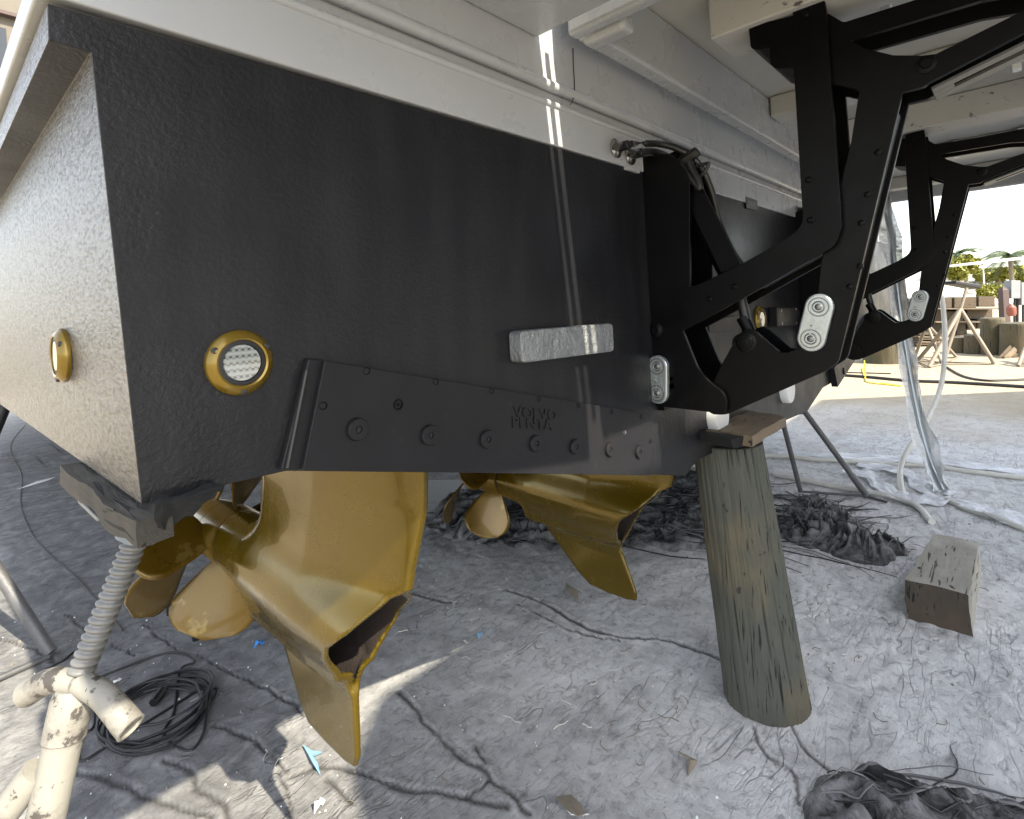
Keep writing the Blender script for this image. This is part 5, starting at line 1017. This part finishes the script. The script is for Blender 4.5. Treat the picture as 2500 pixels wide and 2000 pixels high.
# white covered boat in the yard and boat with round port behind the far lift
cb = thing('covered_boat', 'white shrink-wrapped boat standing behind the timbers', 'boat', tuple(atD((2340, 760), 17)), world=True)
mb = MB(); P = [atD(p, 17) for p in [(2180, 745), (2384, 728), (2386, 712), (2360, 700), (2320, 690), (2180, 684)]]; mb.prism(P, vd * 3); mb.build('cover', 'wall_white', cb, bevel=.06)
mb = MB(); P = [atD(p, 16.95) for p in [(2364, 700), (2382, 705), (2380, 718), (2362, 716)]]; mb.prism(P, vd * .04); mb.build('decal', 'box_grey', cb)
wbt = thing('neighbour_boat', 'pale grey-green boat with a round port light behind the far lift arm', 'boat', tuple(atD((2150, 700), 9)), world=True); dB = 9.0
mb = MB(); P = [atD(p, dB) for p in [(2060, 690), (2235, 672), (2232, 612), (2200, 605), (2060, 590)]]; mb.prism(P, vd * 3); mb.build('hull', 'boat_grey_green', wbt, bevel=.03)
mb = MB(); P = [atD(p, dB + .3) for p in [(2060, 588), (2200, 604), (2172, 588), (2140, 500), (2060, 480)]]; mb.prism(P, vd * 2.2); mb.build('windscreen', 'glass_dark', wbt, bevel=.02)
mb = MB(); c = atD((2150, 622), dB - .05); mb.lathe(c, -vd, [(0, .20), (.05, .20), (.06, .165), (.02, .16), (.02, 0)], 32); mb.build('port_light', 'wall_white', wbt, smooth=True)
mb = MB(); mb.tube([atD((2060, 578), dB - .1), atD((2180, 597), dB - .1)], .035, 10); mb.build('rail', 'steel', wbt, smooth=True)
mb = MB(); P = [atD(p, dB - .03) for p in [(2060, 665), (2235, 652), (2235, 658), (2060, 672)]]; mb.prism(P, vd * .05); mb.build('stripe', 'rubber', wbt)
# white canopy edge
mb = MB(); A, B = atD((2385, 646), 30), atD((2560, 626), 30); mb.prism([A, B, B + Vector((0, 0, .12)), A + Vector((0, 0, .12))], vd * 2.5); cn = thing('carport', 'flat white canopy roof below the big palm', 'canopy', (A.x, A.y, 0), world=True); mb.build('roof', 'wall_white', cn)
for p in ((2400, 646), (2500, 634)): q = atD(p, 30.5); mb = MB(); mb.tube([Vector((q.x, q.y, 0)), Vector((q.x, q.y, q.z - .05))], .03, 8); mb.build('post', 'wall_white', cn)
# distant low fence/wall strip
mb = MB(); A, B = atD((2200, 706), 34), atD((2620, 706), 34); A.z = B.z = 0; mb.prism([A, B, B + vd * .2, A + vd * .2], (0, 0, .62)); tag(mb.build('seawall', 'wall_white'), 'low white wall along the far side of the yard', 'wall')
# shed to port, seen at the top left corner
sh = thing('boat_shed', 'beige shed wall with a dark window at the top left corner', 'shed', (0.5, 18, 0), world=True)
mb = MB(); mb.box((-1.2, 17, 0), (2.6, 21, 24)); mb.build('wall', 'wall_beige', sh); 
mb = MB(); wa, wb_ = onY((-40, 265), 17), onY((14, 72), 17); mb.box((wa.x - 1, 16.95, wa.z), (wb_.x, 17.05, wb_.z)); mb.build('window', 'glass_dark', sh); mb = MB(); mb.box((-1.25, 16.8, onY((20, 45), 17).z), (2.6, 16.98, onY((20, 45), 17).z + .08)); mb.build('trim', 'post_brown', sh)

# unseen yacht added astern, its hull outline shaped to shade the yard
nb = thing('shade_yacht', 'unseen white yacht shape added astern to shade the yard', 'boat', (8, -4.6, 0), world=True)
mb = MB(); P0 = [(.34, -2.6, 1.1), (9.9, -2.6, 1.1), (8.8, -2.6, 2.35), (7.2, -2.6, 4.05), (1.14, -2.6, 4.05), (1.12, -2.6, 3.98), (.66, -2.6, 3.98), (.44, -2.6, 3.80), (.34, -2.6, 3.5)]; mb.prism([Vector(p) for p in P0], (0, -3.6, 0)); mb.build('hull', 'gelcoat', nb, bevel=.1)
mb = MB(); mb.box((2.0, -5.8, 3.9), (6.0, -4.6, 4.8)); mb.build('cabin', 'gelcoat', nb, bevel=.15)
for x in (1.5, 5.0, 8.5): mb = MB(); mb.box((x, -4.6, 0), (x + .35, -4.2, 1.1)); mb.build('block', 'far_timber', nb)
for o in bpy.data.objects:
    if '_off' in o: del o['_off']
